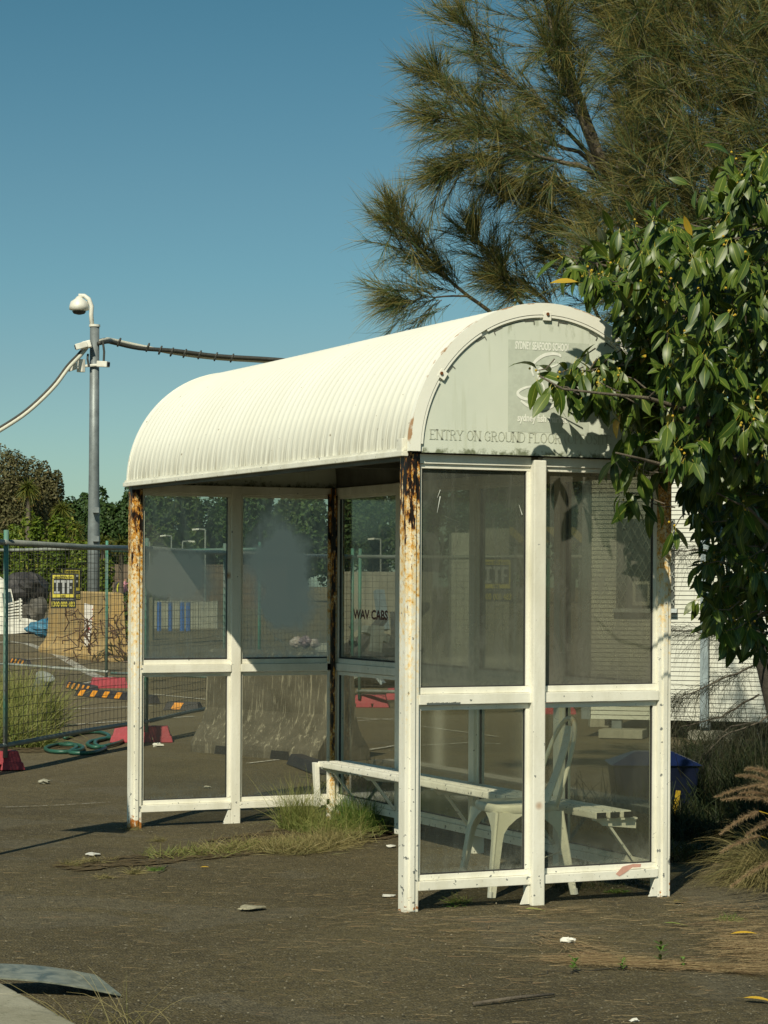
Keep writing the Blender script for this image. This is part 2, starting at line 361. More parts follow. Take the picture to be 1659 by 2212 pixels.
# raised square lip running down the open-side corner posts
for (x, y, m_) in ((0, 0, M_postA), (0, L, M_postC), (W, 0, M_postB)):
    MB().box((x-.012, y-PS/2-.010, .0), (x+.012, y-PS/2-.0, H-.01)).build('glazing_channel', m_, sh, bevel=.002)
bays = []      # (axis, fixed, a, b)
bays += [('x', 0, PS/2, XM-.033), ('x', 0, XM+.033, W-PS/2), ('x', L, PS/2, XM-.033), ('x', L, XM+.033, W-PS/2)]
for k in range(4): bays.append(('y', W, L*k/4+(.036 if k == 0 else .033), L*(k+1)/4-(.036 if k == 3 else .033)))
def bx(ax, fix, a, b, t, z0, z1, off=0):
    return ((a, fix-t/2+off, z0), (b, fix+t/2+off, z1)) if ax == 'x' else ((fix-t/2+off, a, z0), (fix+t/2+off, b, z1))
M_g = {}
gl_near = glass('dusty_glass_near', .50, (.52,.54,.46), dcol=(.17,.18,.145))
gl_near2 = glass('dusty_glass_near_right', .48, (.62,.60,.51), dcol=(.20,.195,.155))
gl_low = glass('dusty_glass_low', .12, (.84,.85,.76), dcol=(.26,.27,.22), zb=.165)
gl_back = glass('dusty_glass_back', .26, (.64,.66,.58), dcol=(.20,.215,.18))
gl_fogA = glass('fogged_glass_left', .34, (.72,.78,.72), [(.30, L, 1.56, .27, 1, .20, .72), (.15, L, 1.62, .16, 1, .2, .4)], dcol=(.66,.67,.56), tl_=.93)
gl_fogB = glass('fogged_glass_right', .34, (.72,.78,.72), [(.97, L, 1.62, .27, 1, .38, .75), (1.05, L, 1.40, .22, 1, .25, .6)], dcol=(.72,.73,.62), tl_=.9)
gl_farlow = glass('clearer_glass_low', .12, (.88,.89,.82), dcol=(.24,.25,.21), zb=.165, tl_=.6)
ZB = (.094, .133, .160); ZM = (.935, .955, .962, 1.012, 1.045); ZT = (2.09, 2.135)
for i, (ax, fx, a, b) in enumerate(bays):
    sg = -1 if (ax == 'x' and fx == 0) else (1 if ax == 'y' else -1)
    po = .012 if (ax == 'x') else .0
    def R(nm, z0, z1, t, off=0, mat=M_rail, bev=.003):
        lo, hi = bx(ax, fx, a, b, t, z0, z1, off); return MB().box(lo, hi).build(nm, mat, sh, bevel=bev)
    R('bottom_rail', .094, .136, .060, -po); R('glazing_bead', .137, .164, .034)
    R('middle_rail', .966, 1.014, .060, -po); R('glazing_bead', 1.015, 1.045, .034); R('glazing_bead', .938, .962, .034)
    R('top_rail', 2.10, 2.148, .056, mat=M_paint); R('glazing_bead', 2.078, 2.099, .034, mat=M_paint)
    for (z0, z1) in ((.165, .937), (1.046, 2.077)):
        for s_ in (0, 1):
            e0, e1 = (a, a+.018) if s_ == 0 else (b-.018, b)
            lo, hi = bx(ax, fx, e0, e1, .034, z0, z1); MB().box(lo, hi).build('glazing_bead', M_paint, sh, bevel=.002)
        for s_ in (0, 1):        # black rubber gasket lines
            e0, e1 = (a+.018, a+.0215) if s_ == 0 else (b-.0215, b-.018)
            lo, hi = bx(ax, fx, e0, e1, .014, z0, z1); MB().box(lo, hi).build('gasket', M_black, sh)
        lo, hi = bx(ax, fx, a+.022, b-.022, .020, z0, z0+(.009 if (fx != 0 and z0 > .5) else .004)); MB().box(lo, hi).build('gasket', M_black, sh)
        lo, hi = bx(ax, fx, a+.0216, b-.0216, .006, z0+.0042, z1)
        up = z0 > .5
        if ax == 'x' and fx == 0: mt = (gl_near if i == 0 else gl_near2) if up else gl_low
        elif ax == 'x': mt = (gl_fogA if i == 2 else gl_fogB) if up else gl_farlow
        else: mt = gl_back if up else gl_farlow
        # a single face in the pane's middle plane, 6 mm pane edge hidden in the beads
        if ax == 'x': q = [(lo[0], fx, lo[2]), (hi[0], fx, lo[2]), (hi[0], fx, hi[2]), (lo[0], fx, hi[2])]
        else: q = [(fx, lo[1], lo[2]), (fx, hi[1], lo[2]), (fx, hi[1], hi[2]), (fx, lo[1], hi[2])]
        MB().quad(*q).build('glass_pane', mt, sh)
# roof
RC = Vector((W/2, 0, 2.155)); RR = .722
def roof_mat():
    m = N('cream_roof_sheet'); v = m.co(); x, y, z = m.sep(v)
    c = m.mix(m.ramp(m.noise(v, 1.6, 6), (.4, 0), (.7, .5)), (.83,.82,.71), (.74,.72,.60))
    st = m.noise(m.co('Object', (1, 26, 1)), 2.6, 5, .7)
    g_ = m.math('MULTIPLY', m.mr(z, 2.40, 2.17, 0, 1), m.ramp(st, (.38, 0), (.66, 1)))
    c = m.mix(m.math('MULTIPLY', g_, .8), c, (.22,.19,.11))
    sp = m.noise(v, 34, 3, .4); c = m.mix(m.ramp(sp, (.74, 0), (.77, .8)), c, (.2,.15,.08))
    return m.done(m.pbr(c, .5, 0, .35, m.noise(v, 20, 5), .002, .3))
M_roof = roof_mat()
y0, y1 = -.055, L+.06; pitch = .076; ncy = int((y1-y0)/pitch*8); na = 40
V = []; F = []
for j in range(ncy+1):
    y = y0+(y1-y0)*j/ncy; ph = (y/pitch) % 1; h = .0065*math.cos(2*math.pi*ph)
    h = .0018*math.cos(2*math.pi*ph)+.0005*math.cos(4*math.pi*ph)+.002*math.sin(y*1.7)
    for i in range(na+1):
        a = math.pi*(1-i/na); r = RR+h; V.append((RC.x+r*math.cos(a), y, RC.z+r*math.sin(a)))
F = [(j*(na+1)+i, (j+1)*(na+1)+i, (j+1)*(na+1)+i+1, j*(na+1)+i+1) for j in range(ncy) for i in range(na)]
MB().add(V, F).build('roof_sheet', M_roof, sh, smooth=True)
def arc_band(r0, r1, ya, yb, a0=0, a1=math.pi, n=56, cz=None):
    mb = MB(); cz = RC.z if cz is None else cz; V = []
    for i in range(n+1):
        a = a0+(a1-a0)*i/n; c, s = math.cos(a), math.sin(a)
        for r, y in ((r0, ya), (r1, ya), (r1, yb), (r0, yb)): V.append((RC.x+r*c, y, cz+r*s))
    F = []
    for i in range(n):
        for k in range(4): F.append((i*4+k, i*4+(k+1) % 4, (i+1)*4+(k+1) % 4, (i+1)*4+k))
    F += [(0, 1, 2, 3), (n*4+3, n*4+2, n*4+1, n*4)]
    return mb.add(V, F)
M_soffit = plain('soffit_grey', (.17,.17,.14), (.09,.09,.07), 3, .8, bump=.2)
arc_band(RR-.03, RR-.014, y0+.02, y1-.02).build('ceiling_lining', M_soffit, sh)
def arch_mat():
    m = N('arch_paint'); v = m.co(); x, y, z = m.sep(v)
    c = m.mix(m.ramp(m.noise(v, 4, 6), (.4, 0), (.7, .6)), (.84,.83,.73), (.78,.77,.66))
    r = m.n('VectorMath', operation='DISTANCE'); cb = m.n('CombineXYZ'); m.l(x, cb.inputs[0]); m.l(z, cb.inputs[2]); m.l(cb.outputs[0], r.inputs[0]); r.inputs[1].default_value = (RC.x, 0, RC.z)
    e = m.mr(r.outputs['Value'], .708, .725, 0, .3); q = m.math('ADD', m.noise(v, 7, 6), e)
    c = m.mix(m.ramp(q, (.86, 0), (.92, .9)), c, (.40,.20,.07))
    return m.done(m.pbr(c, .5, 0, .35, m.noise(v, 40, 4), .002, .3))
M_arch = arch_mat()
arc_band(.672, .728, -.075, -.045).build('arch_trim', M_arch, sh)
arc_band(.650, .6715, -.060, -.045).build('arch_channel', M_arch, sh)
arc_band(.680, .728, L+.05, L+.075).build('arch_trim', M_arch, sh)
for a0, a1 in ((3, 30), (33, 58), (61, 88), (92, 119), (122, 147), (150, 177)):     # inner ring segments between bolts
    arc_band(.6585, .6695, -.0725, -.046, math.radians(a0), math.radians(a1), 14).build('arch_ring_piece', M_arch, sh)
for ad in (90, 147, 33, 118.8, 61.2):
    a = math.radians(ad); e = Vector((math.cos(a), 0, math.sin(a))); t = Vector((-e.z, 0, e.x)); c = Vector((RC.x, 0, RC.z))
    if ad in (90, 147, 33):
        b = [c+e*r+t*s_+Vector((0, y, 0)) for y in (-.0765,) for r, s_ in ((.645, -.020), (.645, .020), (.685, .020), (.685, -.020))]
        MB().hexa(b, [p+Vector((0, .03, 0)) for p in b]).build('arch_bridge', M_arch, sh)
        MB().tube([c+e*.675+Vector((0,-.077,0)), c+e*.675+Vector((0,-.083,0))], .008, 8).build('bolt', plain('rust_bolt', (.2,.07,.02)) if ad == 90 else bpy.data.materials['rust_bolt'], sh)
for ad, sd in ((84, 1), (96, -1), (121, -1), (59, 1), (64, -1), (116, 1), (141, -1), (39, 1)):   # pressed notch marks
    a = math.radians(ad); e = Vector((math.cos(a), 0, math.sin(a))); c = Vector((RC.x, -.063, RC.z))
    t = Vector((-e.z, 0, e.x))*(-sd); p = c+e*.645
    MB().bar(p, p+t*.05, .004, .004).bar(p-e*.0, p-e*.018, .004, .004, up=(0,1,0)).build('notch_mark', M_soffit, sh)
def sign_mat():
    m = N('faded_sign_face'); v = m.co(); x, y, z = m.sep(v)
    c = m.mix(m.ramp(m.noise(v, 2.2, 5), (.35, 0), (.7, 1)), (.60,.64,.54), (.68,.71,.60))
    st = m.noise(m.co('Object', (22, 1, 1.6)), 1, 6, .6); c = m.mix(m.ramp(st, (.56, 0), (.78, .55)), c, (.40,.43,.28))
    bt = m.math('ADD', m.noise(v, 24, 6, .7), m.mr(z, 2.24, 2.155, -.35, .10)); c = m.mix(m.ramp(bt, (.5, 0), (.66, .9)), c, (.13,.15,.08))
    tp = m.math('ADD', m.noise(m.co('Object', (9, 1, 3)), 2, 6, .7), m.mr(z, 2.55, 2.80, -.3, .05)); c = m.mix(m.ramp(tp, (.5, 0), (.66, .6)), c, (.20,.23,.13))
    return m.done(m.pbr(c, .55, 0, .35))
M_sign = sign_mat()
def disc_panel(r, z0, ya, yb, cz, n=48):
    V = []; pr = []
    for i in range(n+1):
        a = math.pi*i/n; pr.append((RC.x+r*math.cos(a), cz+r*math.sin(a)))
    pr.append((RC.x-r, z0)); pr.append((RC.x+r, z0)); k = len(pr)
    V = [(x, ya, z) for x, z in pr]+[(x, yb, z) for x, z in pr]
    F = [tuple(range(k)), tuple(range(2*k-1, k-1, -1))]+[(i, (i+1) % k, k+(i+1) % k, k+i) for i in range(k)]
    return MB().add(V, F)
sp = disc_panel(.655, 2.150, -.062, -.05, RC.z-.008).build('sign_panel', M_sign, sh)
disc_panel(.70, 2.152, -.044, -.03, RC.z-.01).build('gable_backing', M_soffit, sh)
disc_panel(.70, 2.152, L+.02, L+.045, RC.z-.01).build('gable_panel', M_sign, sh)
# eave gutter on the open side, back gutter and header beams
M_eave = paint('eave_paint', chips=.03)
MB().box((-.062, -.04, 2.132), (-.028, L+.07, 2.158)).build('eave_trim', M_eave, sh, bevel=.004)
MB().box((-.050, -.04, 2.159), (-.036, L+.07, 2.172)).build('eave_lip', M_eave, sh)
MB().box((-.034, .037, 2.112), (-.006, L-.037, 2.131)).build('eave_beam', M_soffit, sh)
MB().box((W+.02, -.05, 2.12), (W+.06, L+.07, 2.17)).build('eave_trim', M_eave, sh, bevel=.004)
MB().box((-.060, -.035, 2.15), (-.03, .02, 2.215)).build('gutter_end', M_eave, sh, bevel=.004)
for a in (50, 75, 105, 130):      # purlins under the vault
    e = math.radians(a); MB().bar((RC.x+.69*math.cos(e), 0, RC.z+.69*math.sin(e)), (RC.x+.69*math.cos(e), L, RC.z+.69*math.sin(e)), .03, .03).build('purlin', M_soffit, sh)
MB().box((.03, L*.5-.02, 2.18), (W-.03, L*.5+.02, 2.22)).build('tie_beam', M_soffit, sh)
# ---- lettering on the sign
def flatmat(name, c, r=.6): m = N(name); return m.done(m.pbr(m.mix(m.ramp(m.noise(m.co(), 40, 4), (.4, 0), (.6, .4)), c, tuple(x*.8 for x in c)), r))
M_letter = flatmat('pale_lettering', (.86,.87,.78)); M_ghost = flatmat('ghost_lettering', (.51,.53,.42)); M_square = flatmat('darker_vinyl', (.545,.585,.485))
def text(s, width, height, org, xd, yd, mat, parent, name='lettering', bold=.0):
    cu = bpy.data.curves.new('t', 'FONT'); cu.body = s; cu.size = 1; cu.offset = bold; cu.resolution_u = 3
    to = bpy.data.objects.new('t', cu); COL.objects.link(to)
    dg = bpy.context.evaluated_depsgraph_get(); me = bpy.data.meshes.new_from_object(to.evaluated_get(dg))
    bpy.data.objects.remove(to); vs = np.array([v.co[:] for v in me.vertices])
    mn, mxx = vs.min(0), vs.max(0); xd = Vector(xd); yd = Vector(yd); org = Vector(org)
    mb = MB(); mb.add([org+xd*((v[0]-mn[0])/(mxx[0]-mn[0])*width)+yd*((v[1]-mn[1])/(mxx[1]-mn[1])*height) for v in vs], [tuple(p.vertices) for p in me.polygons])
    return mb.build(name, mat, parent)
X_, Z_ = (1,0,0), (0,0,1); YS = -.0645
def onsign(px, py, y=YS): return py_(px, py, y)
def stext(s, x0, y0, x1, y1, mat, bold=.02):       # box corners in the picture -> place on the sign face
    a = onsign(x0, y1); b = onsign(x1, y0); text(s, b.x-a.x, onsign(x0,y0).z-a.z+.004, a, X_, Z_, mat, sh, bold=bold)
a = onsign(1097, 925, -.0628); b = onsign(1273, 708, -.0628)
MB().quad((a.x, a.y, 2.262), (b.x, a.y, 2.262), (b.x, a.y, 2.70), (a.x, a.y, 2.70)).build('logo_square', M_square, sh)
stext('SYDNEY SEAFOOD SCHOOL', 1113, 738, 1231, 754, M_letter, .035)
stext('sydney fish market', 1118, 895, 1225, 915, M_letter, .03)
def stroke(pts, wd, mat, name='logo_stroke'):
    P = [onsign(*p) for p in pts]; Q = []
    for i in range(len(P)-1):      # catmull-rom
        p0, p1, p2, p3 = P[max(i-1,0)], P[i], P[i+1], P[min(i+2, len(P)-1)]
        for t in (0, .25, .5, .75):
            Q.append(.5*((2*p1)+(p2-p0)*t+(2*p0-5*p1+4*p2-p3)*t*t+(3*p1-p0-3*p2+p3)*t**3))
    Q.append(P[-1]); mb = MB(); V = []
    for i, p in enumerate(Q):
        d = (Q[min(i+1, len(Q)-1)]-Q[max(i-1, 0)]).normalized(); nn = Vector((-d.z, 0, d.x))*wd/2*(.45+.55*math.sin(math.pi*(i+.5)/len(Q)))
        V += [p-nn, p+nn]
    return mb.add(V, [(2*i, 2*i+1, 2*i+3, 2*i+2) for i in range(len(Q)-1)]).build(name, mat, sh)
def lp(pts): return [((1300+x*.2411)*.81, (860+y*.2411)*.81) for x, y in pts]
stroke(lp([(510,590),(490,510),(530,430),(620,365),(720,345),(800,360),(805,385)]), .016, M_letter)
stroke(lp([(800,435),(760,470),(680,495),(600,500),(560,540),(570,620),(620,700),(630,780)]), .011, M_letter)
stroke(lp([(525,700),(420,720),(345,760),(340,800),(400,840),(500,850),(640,840),(760,830)]), .015, M_letter)
stroke(lp([(370,865),(450,920),(560,950),(660,945),(740,910),(800,860)]), .018, M_letter)
stroke(lp([(735,420),(750,425)]), .012, M_letter)
# serif lettering, built stroke by stroke
GL = {'E': [[(0,0),(0,1)],[(0,1),(.55,1)],[(0,.52),(.42,.52)],[(0,0),(.6,0)],[(.55,1),(.57,.86)],[(.6,0),(.62,.16)]],
 'N': [[(0,0),(0,1)],[(0,1),(.7,0)],[(.7,0),(.7,1)]], 'T': [[(.35,0),(.35,1)],[(0,1),(.7,1)],[(0,1),(0,.86)],[(.7,1),(.7,.86)]],
 'R': [[(0,0),(0,1)],[(0,1),(.35,1),(.52,.9),(.52,.62),(.35,.5),(0,.5)],[(.3,.5),(.65,0)]], 'Y': [[(0,1),(.35,.45)],[(.7,1),(.35,.45)],[(.35,.45),(.35,0)]],
 'O': [[(.4,1),(.15,.9),(0,.6),(0,.4),(.15,.1),(.4,0),(.65,.1),(.8,.4),(.8,.6),(.65,.9),(.4,1)]], 'G': [[(.7,.8),(.55,.97),(.35,1),(.12,.85),(0,.5),(.12,.15),(.38,0),(.68,.1),(.68,.42)],[(.5,.42),(.78,.42)]],
 'U': [[(0,1),(0,.3),(.12,.05),(.35,0),(.58,.05),(.7,.3),(.7,1)]], 'D': [[(0,0),(0,1)],[(0,1),(.35,1),(.62,.85),(.72,.5),(.62,.15),(.35,0),(0,0)]],
 'F': [[(0,0),(0,1)],[(0,1),(.55,1)],[(0,.52),(.42,.52)],[(.55,1),(.57,.86)]], 'L': [[(0,0),(0,1)],[(0,0),(.55,0)],[(.55,0),(.57,.16)]],
 'P': [[(0,0),(0,1)],[(0,1),(.35,1),(.54,.9),(.54,.6),(.35,.48),(0,.48)]], 'S': [[(.48,.85),(.3,1),(.08,.88),(.08,.65),(.45,.4),(.48,.15),(.25,0),(.02,.15)]],
 'I': [[(0,0),(0,1)]], '(': [[(.25,1.15),(.05,.8),(0,.5),(.05,.2),(.25,-.15)]], ' ': []}
WD = {'E':.62,'N':.7,'T':.7,'R':.65,'Y':.7,'O':.8,'G':.78,'U':.7,'D':.72,'F':.57,'L':.57,'P':.54,'S':.5,'I':.0,'(':.25,' ':.18}
def serif(s, org, h, width, mat):
    tot = sum(WD[c]+.24 for c in s)-.24; k = width/tot; mb = MB(); x = 0
    for c in s:
        for pl in GL[c]:
            for p, q in zip(pl[:-1], pl[1:]):
                a = Vector((org.x+(x+p[0])*k, 0, org.z+p[1]*h)); b = Vector((org.x+(x+q[0])*k, 0, org.z+q[1]*h)); d = (b-a).normalized()
                wv = .0065 if abs(d.z) > .6 and d.x*d.z <= .05 else .0028
                nn = Vector((-d.z, 0, d.x))*wv/2; yv = Vector((0, YS, 0)); mb.quad(a-nn+yv, b-nn+yv, b+nn+yv, a+nn+yv)
            for e in (pl[0], pl[-1]):
                if c in 'ENTRYUDFLPI' and (e[1] in (0, 1)) and len(pl) == 2 and abs(pl[0][1]-pl[1][1]) > .4:
                    a = Vector((org.x+(x+e[0])*k-.008, YS-.0004, org.z+e[1]*h)); mb.quad(a-Vector((0,0,.001)), a+Vector((.016,0,-.001)), a+Vector((.016,0,.001)), a+Vector((0,0,.001)))
        x += WD[c]+.24
    return mb.build('lettering', mat, sh)
a = onsign(930, 948); serif('ENTRY ON GROUND FLOOR (OPPOSITE', a, .045, onsign(1320, 960).x-a.x, M_ghost)
a = px_(763, 1337, W-.009); b = px_(838, 1314, W-.009)
M_maroon = flatmat('maroon_vinyl', (.10,.018,.014), .4)
text('WAV CABS', a.y-b.y, .062, (W-.009, a.y, a.z), (0,-1,0), (0,0,1), M_maroon, sh, bold=.03)
# scratches and stickers on the glass
M_scr = flatmat('scratch_white', (.62,.64,.58))
mb = MB()
for (p, q) in (((1121,1090),(1128,1112)), ((945,1075),(951,1058)), ((0,0),(0,0))):
    if p == (0,0): continue
    a = onsign(*p, -.006); b = onsign(*q, -.006); d = (b-a).normalized(); nn = Vector((-d.z,0,d.x))*.002; mb.quad(a-nn*.3, b-nn, b+nn, a+nn*.3)
a = onsign(944,1108,-.006); b = onsign(951,1072,-.006); mb.quad(a, b-Vector((.003,0,0)), b+Vector((.003,0,0)), a+Vector((.001,0,0)))
mb.build('scratch', M_scr, sh)
a = onsign(922,1523,-.0437); mb = MB()
for i in range(16):
    h = .010+.004*random.random(); mb.quad(a+Vector((i*.011,0,0)), a+Vector((i*.011+.0115,0,0)), a+Vector((i*.011+.0115,0,h)), a+Vector((i*.011,0,h*.8)))
mb.build('scraped_patch', M_dark_metal, sh)
P = [onsign(*p, -.0437) for p in ((1330,1888),(1345,1872),(1368,1866),(1385,1866),(1384,1873),(1366,1874),(1350,1886),(1338,1893))]
o = MB().add([(p.x, -.0437, max(p.z, .1)) for p in P], [tuple(range(8))]).build('red_smear', flatmat('pink_smear', (.62,.34,.26)), sh)
# ------------------------------------------------------------------ bench along the back wall
bn = thing('bench', 'long white slatted bench with flaking paint inside the shelter', 'bench', (1.2, 2, 0))
BX = 1.120
for k, x in enumerate((BX, BX+.078, BX+.156)):
    o = MB().box((x-.030, .13+.01*k, .372), (x+.030, 3.62, .408)).build('slat', M_bench, bn, bevel=.007)
M_hollow = plain('slat_end_dark', (.03,.03,.025))
for x in (BX, BX+.078, BX+.156): MB().box((x-.026, .1265, .376), (x+.026, .1297, .404)).build('slat_end', M_hollow, bn)
for y in (.17, L*.25, L*.5, L*.75, 3.58):
    mb = MB(); mb.hexa([(BX+.03,y-.006,.335),(W-.04,y-.006,.315),(W-.04,y+.006,.315),(BX+.03,y+.006,.335)], [(BX-.02,y-.006,.3715),(W-.04,y-.006,.3715),(W-.04,y+.006,.3715),(BX-.02,y+.006,.3715)])
    mb.box((BX-.02, y-.02, .362), (W-.04, y+.02, .371)); mb.build('bracket', M_paint, bn)
    MB().bar((BX+.07, y+.012, .335), (W-.045, y+.012, .15), .025, .012).build('brace', M_paint, bn)
MB().hexa([(BX-.045,3.60,.12),(BX-.015,3.60,.12),(BX-.015,3.64,.12),(BX-.045,3.64,.12)], [(BX-.060,3.595,.40),(BX-.0305,3.595,.40),(BX-.0305,3.645,.40),(BX-.060,3.645,.40)]).build('end_leg', M_paint, bn, bevel=.004)
# ------------------------------------------------------------------ pressed-metal cafe chair
cx, cy_ = .80, .42
ch = thing('chair', 'white pressed metal cafe chair with rusty hoop back beside the bench', 'chair', (cx, cy_, 0))
def chair():
    # seat: dished pressed pan with rolled edge (local: faces -X)
    n = 28; V = []; rings = [(.0, .438), (.12, .437), (.158, .440), (.172, .447), (.180, .443), (.184, .430), (.182, .408), (.178, .402)]
    def sq(a, r, k=4.5):
        c, s = math.cos(a), math.sin(a); q = (abs(c)**k+abs(s)**k)**(-1/k); return r*q*c, r*q*s
    for r, z in rings[1:]:
        for i in range(n): x, y = sq(2*math.pi*i/n, r); V.append((cx+x, cy_+y, z))
    V.append((cx, cy_, rings[0][1])); F = [(i, (i+1) % n, len(V)-1) for i in range(n)]
    for j in range(len(rings)-2):
        for i in range(n): F.append((j*n+i, (j+1)*n+i, (j+1)*n+(i+1) % n, j*n+(i+1) % n))
    MB().add(V, F).build('seat', M_chair, ch, smooth=True)
    # tapered angle legs sweeping out of the apron
    for sx, sy in ((-1,-1),(1,-1),(-1,1),(1,1)):
        mb = MB(); top = Vector((cx+sx*.172, cy_+sy*.172, .41)); foot = Vector((cx+sx*.228, cy_+sy*.222, 0)); K = 12
        for face in (0, 1):       # two flanges
            V = []
            for i in range(K+1):
                t = i/K; p = top.lerp(foot, t); wd = .028+.018*(1-t)+.115*max(0, 1-t*3.2)**2.2
                wd = min(wd, .17)
                inner = Vector((-sx, 0, 0)) if face == 0 else Vector((0, -sy, 0))
                off = Vector((0, sy*.004, 0)) if face == 0 else Vector((sx*.004, 0, 0))
                V += [p+off, p+off+inner*wd, p-off*1.2+inner*wd, p-off*1.2]
            F = []
            for i in range(K):
                for k in range(4): F.append((i*4+k, i*4+(k+1) % 4, (i+1)*4+(k+1) % 4, (i+1)*4+k))
            F += [(0,1,2,3), (K*4+3,K*4+2,K*4+1,K*4)]; mb.add(V, F)
        # rounded ridge bead down the corner
        mb.tube([top, foot], [.010, .007], 8); mb.build('leg', M_chair, ch, smooth=False)
        MB().tube([foot-(foot-top).normalized()*.03, foot], .013, 8).build('foot_cap', M_white, ch)
    # hoop back
    pts = []
    for i in range(33):
        u = i/32; a = math.pi*u
        z = .43+.43*min(1, math.sin(a)**.55 if math.sin(a) > 0 else 0); y = cy_-.155*math.cos(a)*(1 if True else 0)
        lean = (z-.43)/.43; pts.append((cx+.150+.14*lean, y, z))
    MB().tube(pts, .0115, 8).build('back_hoop', M_chair, ch, smooth=True)
    mb = MB(); V = []; K = 10
    for i in range(K+1):
        t = i/K; z = .435+t*.385; x = cx+.150+.14*t+.012*math.sin(math.pi*t)
        wd = .052-.012*math.sin(math.pi*t)
        V += [(x-.003, cy_-wd, z), (x-.003, cy_+wd, z), (x+.003, cy_+wd, z), (x+.003, cy_-wd, z)]
    F = []
    for i in range(K):
        for k in range(4): F.append((i*4+k, i*4+(k+1) % 4, (i+1)*4+(k+1) % 4, (i+1)*4+k))
    MB().add(V, F+[(0,1,2,3),(K*4+3,K*4+2,K*4+1,K*4)]).build('back_splat', M_chair, ch)
    MB().tube([(cx+.16, cy_-.165, .41), (cx+.20, cy_-.18, .22), (cx+.16, cy_+.165, .12)], .004, 6).build('cross_brace', M_chair, ch)
chair()
ch.rotation_euler = (0, 0, math.radians(-6))
# ------------------------------------------------------------------ temporary fencing
def foot_block(p, ang, label, nm='ballast_block', l=.56, wd=.22, h=.15, grp='red plastic feet holding up the mesh fence'):
    t = thing(nm, label, 'fence foot', p, grp); c, s = math.cos(ang), math.sin(ang)
    def P(u, v, z): return Vector((p.x+u*c-v*s, p.y+u*s+v*c, z))
    mb = MB()
    def prism(u0, u1, v0, v1, z0, z1, ch_=.03): mb.hexa([P(u0,v0,z0),P(u1,v0,z0),P(u1,v1,z0),P(u0,v1,z0)], [P(u0+ch_,v0+ch_,z1),P(u1-ch_,v0+ch_,z1),P(u1-ch_,v1-ch_,z1),P(u0+ch_,v1-ch_,z1)])
    prism(-l/2, l/2, -wd/2, wd/2, .045, h); prism(-l/2-.02, -l/2+.18, -wd/2-.02, wd/2+.02, 0, .06, .015); prism(l/2-.18, l/2+.02, -wd/2-.02, wd/2+.02, 0, .06, .015)
    prism(-.10, .10, -wd/2-.015, wd/2+.015, 0, .06, .012)
    mb.build('block', M_red, t, bevel=.008)
    mb = MB(); 
    for u in (-.12, 0, .12): mb.tube([P(u, 0, h-.001), P(u, 0, h+.004)], .024, 10)
    mb.build('post_hole', M_black, t); return t
M_rail_pipe = plain('grey_fence_pipe', (.27,.28,.245), (.17,.19,.17), 5, .5, .1)
def fence_panel(A, B, label, zt=1.85, zb=.2, mat_post=M_green, mat_rail=M_rail_pipe, posts=(True, True), sx=.10, sz=.075, grp='temporary wire mesh fence panels', lean=0):
    A = Vector(A); B = Vector(B); t = thing('mesh_fence', label, 'fence', ((A.x+B.x)/2, (A.y+B.y)/2, 0), grp)
    d = (B-A); d.z = 0; Ln = d.length; u = d/Ln; nn = Vector((-u.y, u.x, 0))*lean
    def P(s, z): return A+u*s+nn*z+Vector((0,0,z))
    MB().tube([P(0, zt), P(Ln*.5, zt-.012), P(Ln, zt)], .025, 8).build('top_rail', mat_rail, t, smooth=True)
    MB().tube([P(0, zb), P(Ln*.5, zb+.01), P(Ln, zb)], .021, 8).build('bottom_rail', mat_rail, t, smooth=True)
    if posts[0]: MB().tube([P(0.03, .1), P(0.03, zt+.1)], .021, 8).build('upright', mat_post, t, smooth=True)
    if posts[1]: MB().tube([P(Ln-.03, .1), P(Ln-.03, zt+.1)], .021, 8).build('upright', mat_post, t, smooth=True)
    mb = MB(); rw = .0016
    k = int(Ln/sx)
    for i in range(1, k):
        s = Ln*i/k; j = random.uniform(-.008, .008)
        mb.bar(P(s, zb), P(s+j, (zt+zb)/2)+nn*0, rw*2, rw*2); mb.bar(P(s+j, (zt+zb)/2), P(s, zt), rw*2, rw*2)
    k = int((zt-zb)/sz)
    for i in range(1, k):
        z = zb+(zt-zb)*i/k; pv = P(0, z)
        for q in range(1, 7):
            nx_ = P(Ln*q/6, z+random.uniform(-.01, .01)*(q < 6)); mb.bar(pv, nx_, rw*2.2, rw*2.2); pv = nx_
    tag(mb.build('wire_mesh', M_wire, t), kind='stuff'); return t
P0 = pg(8, 1664); P1 = pg(318, 1603); PMM = pgd(487, 25.0); P2 = pg(762, 1528); P3 = pgd(1190, 27.2); P4 = pgd(1560, 29)
Pm1 = P0+(P0-P1)*.9
fence_panel(Pm1, P0+(P0-P1).normalized()*.04, 'wire mesh fence panel entering from the left edge', posts=(True, False))
fence_panel(P0, P1, 'near wire mesh fence panel left of the shelter, above the coiled hose', posts=(True, True))
fence_panel(P1+Vector((.05,.05,0)), PMM, 'wire mesh fence panel seen through the left far pane of the shelter', posts=(False, True))
fence_panel(PMM+Vector((.05,.05,0)), P2, 'wire mesh fence panel behind the grey concrete barrier')
fence_panel(P2+Vector((.06,.0,0)), P3, 'wire mesh fence panel behind the shelter rear glass, carrying a yellow sign', mat_rail=M_pale_pipe)
fence_panel(P3+Vector((.06,.0,0)), P4, 'wire mesh fence panel in front of the white ribbed building', mat_rail=M_pale_pipe)
Q0 = pgd(-120, 38); Q1 = pg(232, 1484); Q2 = pg(563, 1500)
fence_panel(Q0, Q1, 'farther wire mesh fence panel with the black and yellow hire sign', zt=2.02, zb=.22, mat_rail=M_pale_pipe)
fence_panel(Q1+Vector((.06,0,0)), Q2, 'farther wire mesh fence panel behind the yellow striped wheel stops', posts=(False, True), zt=1.98, mat_rail=M_green)
va = math.atan2(-sY, cY)
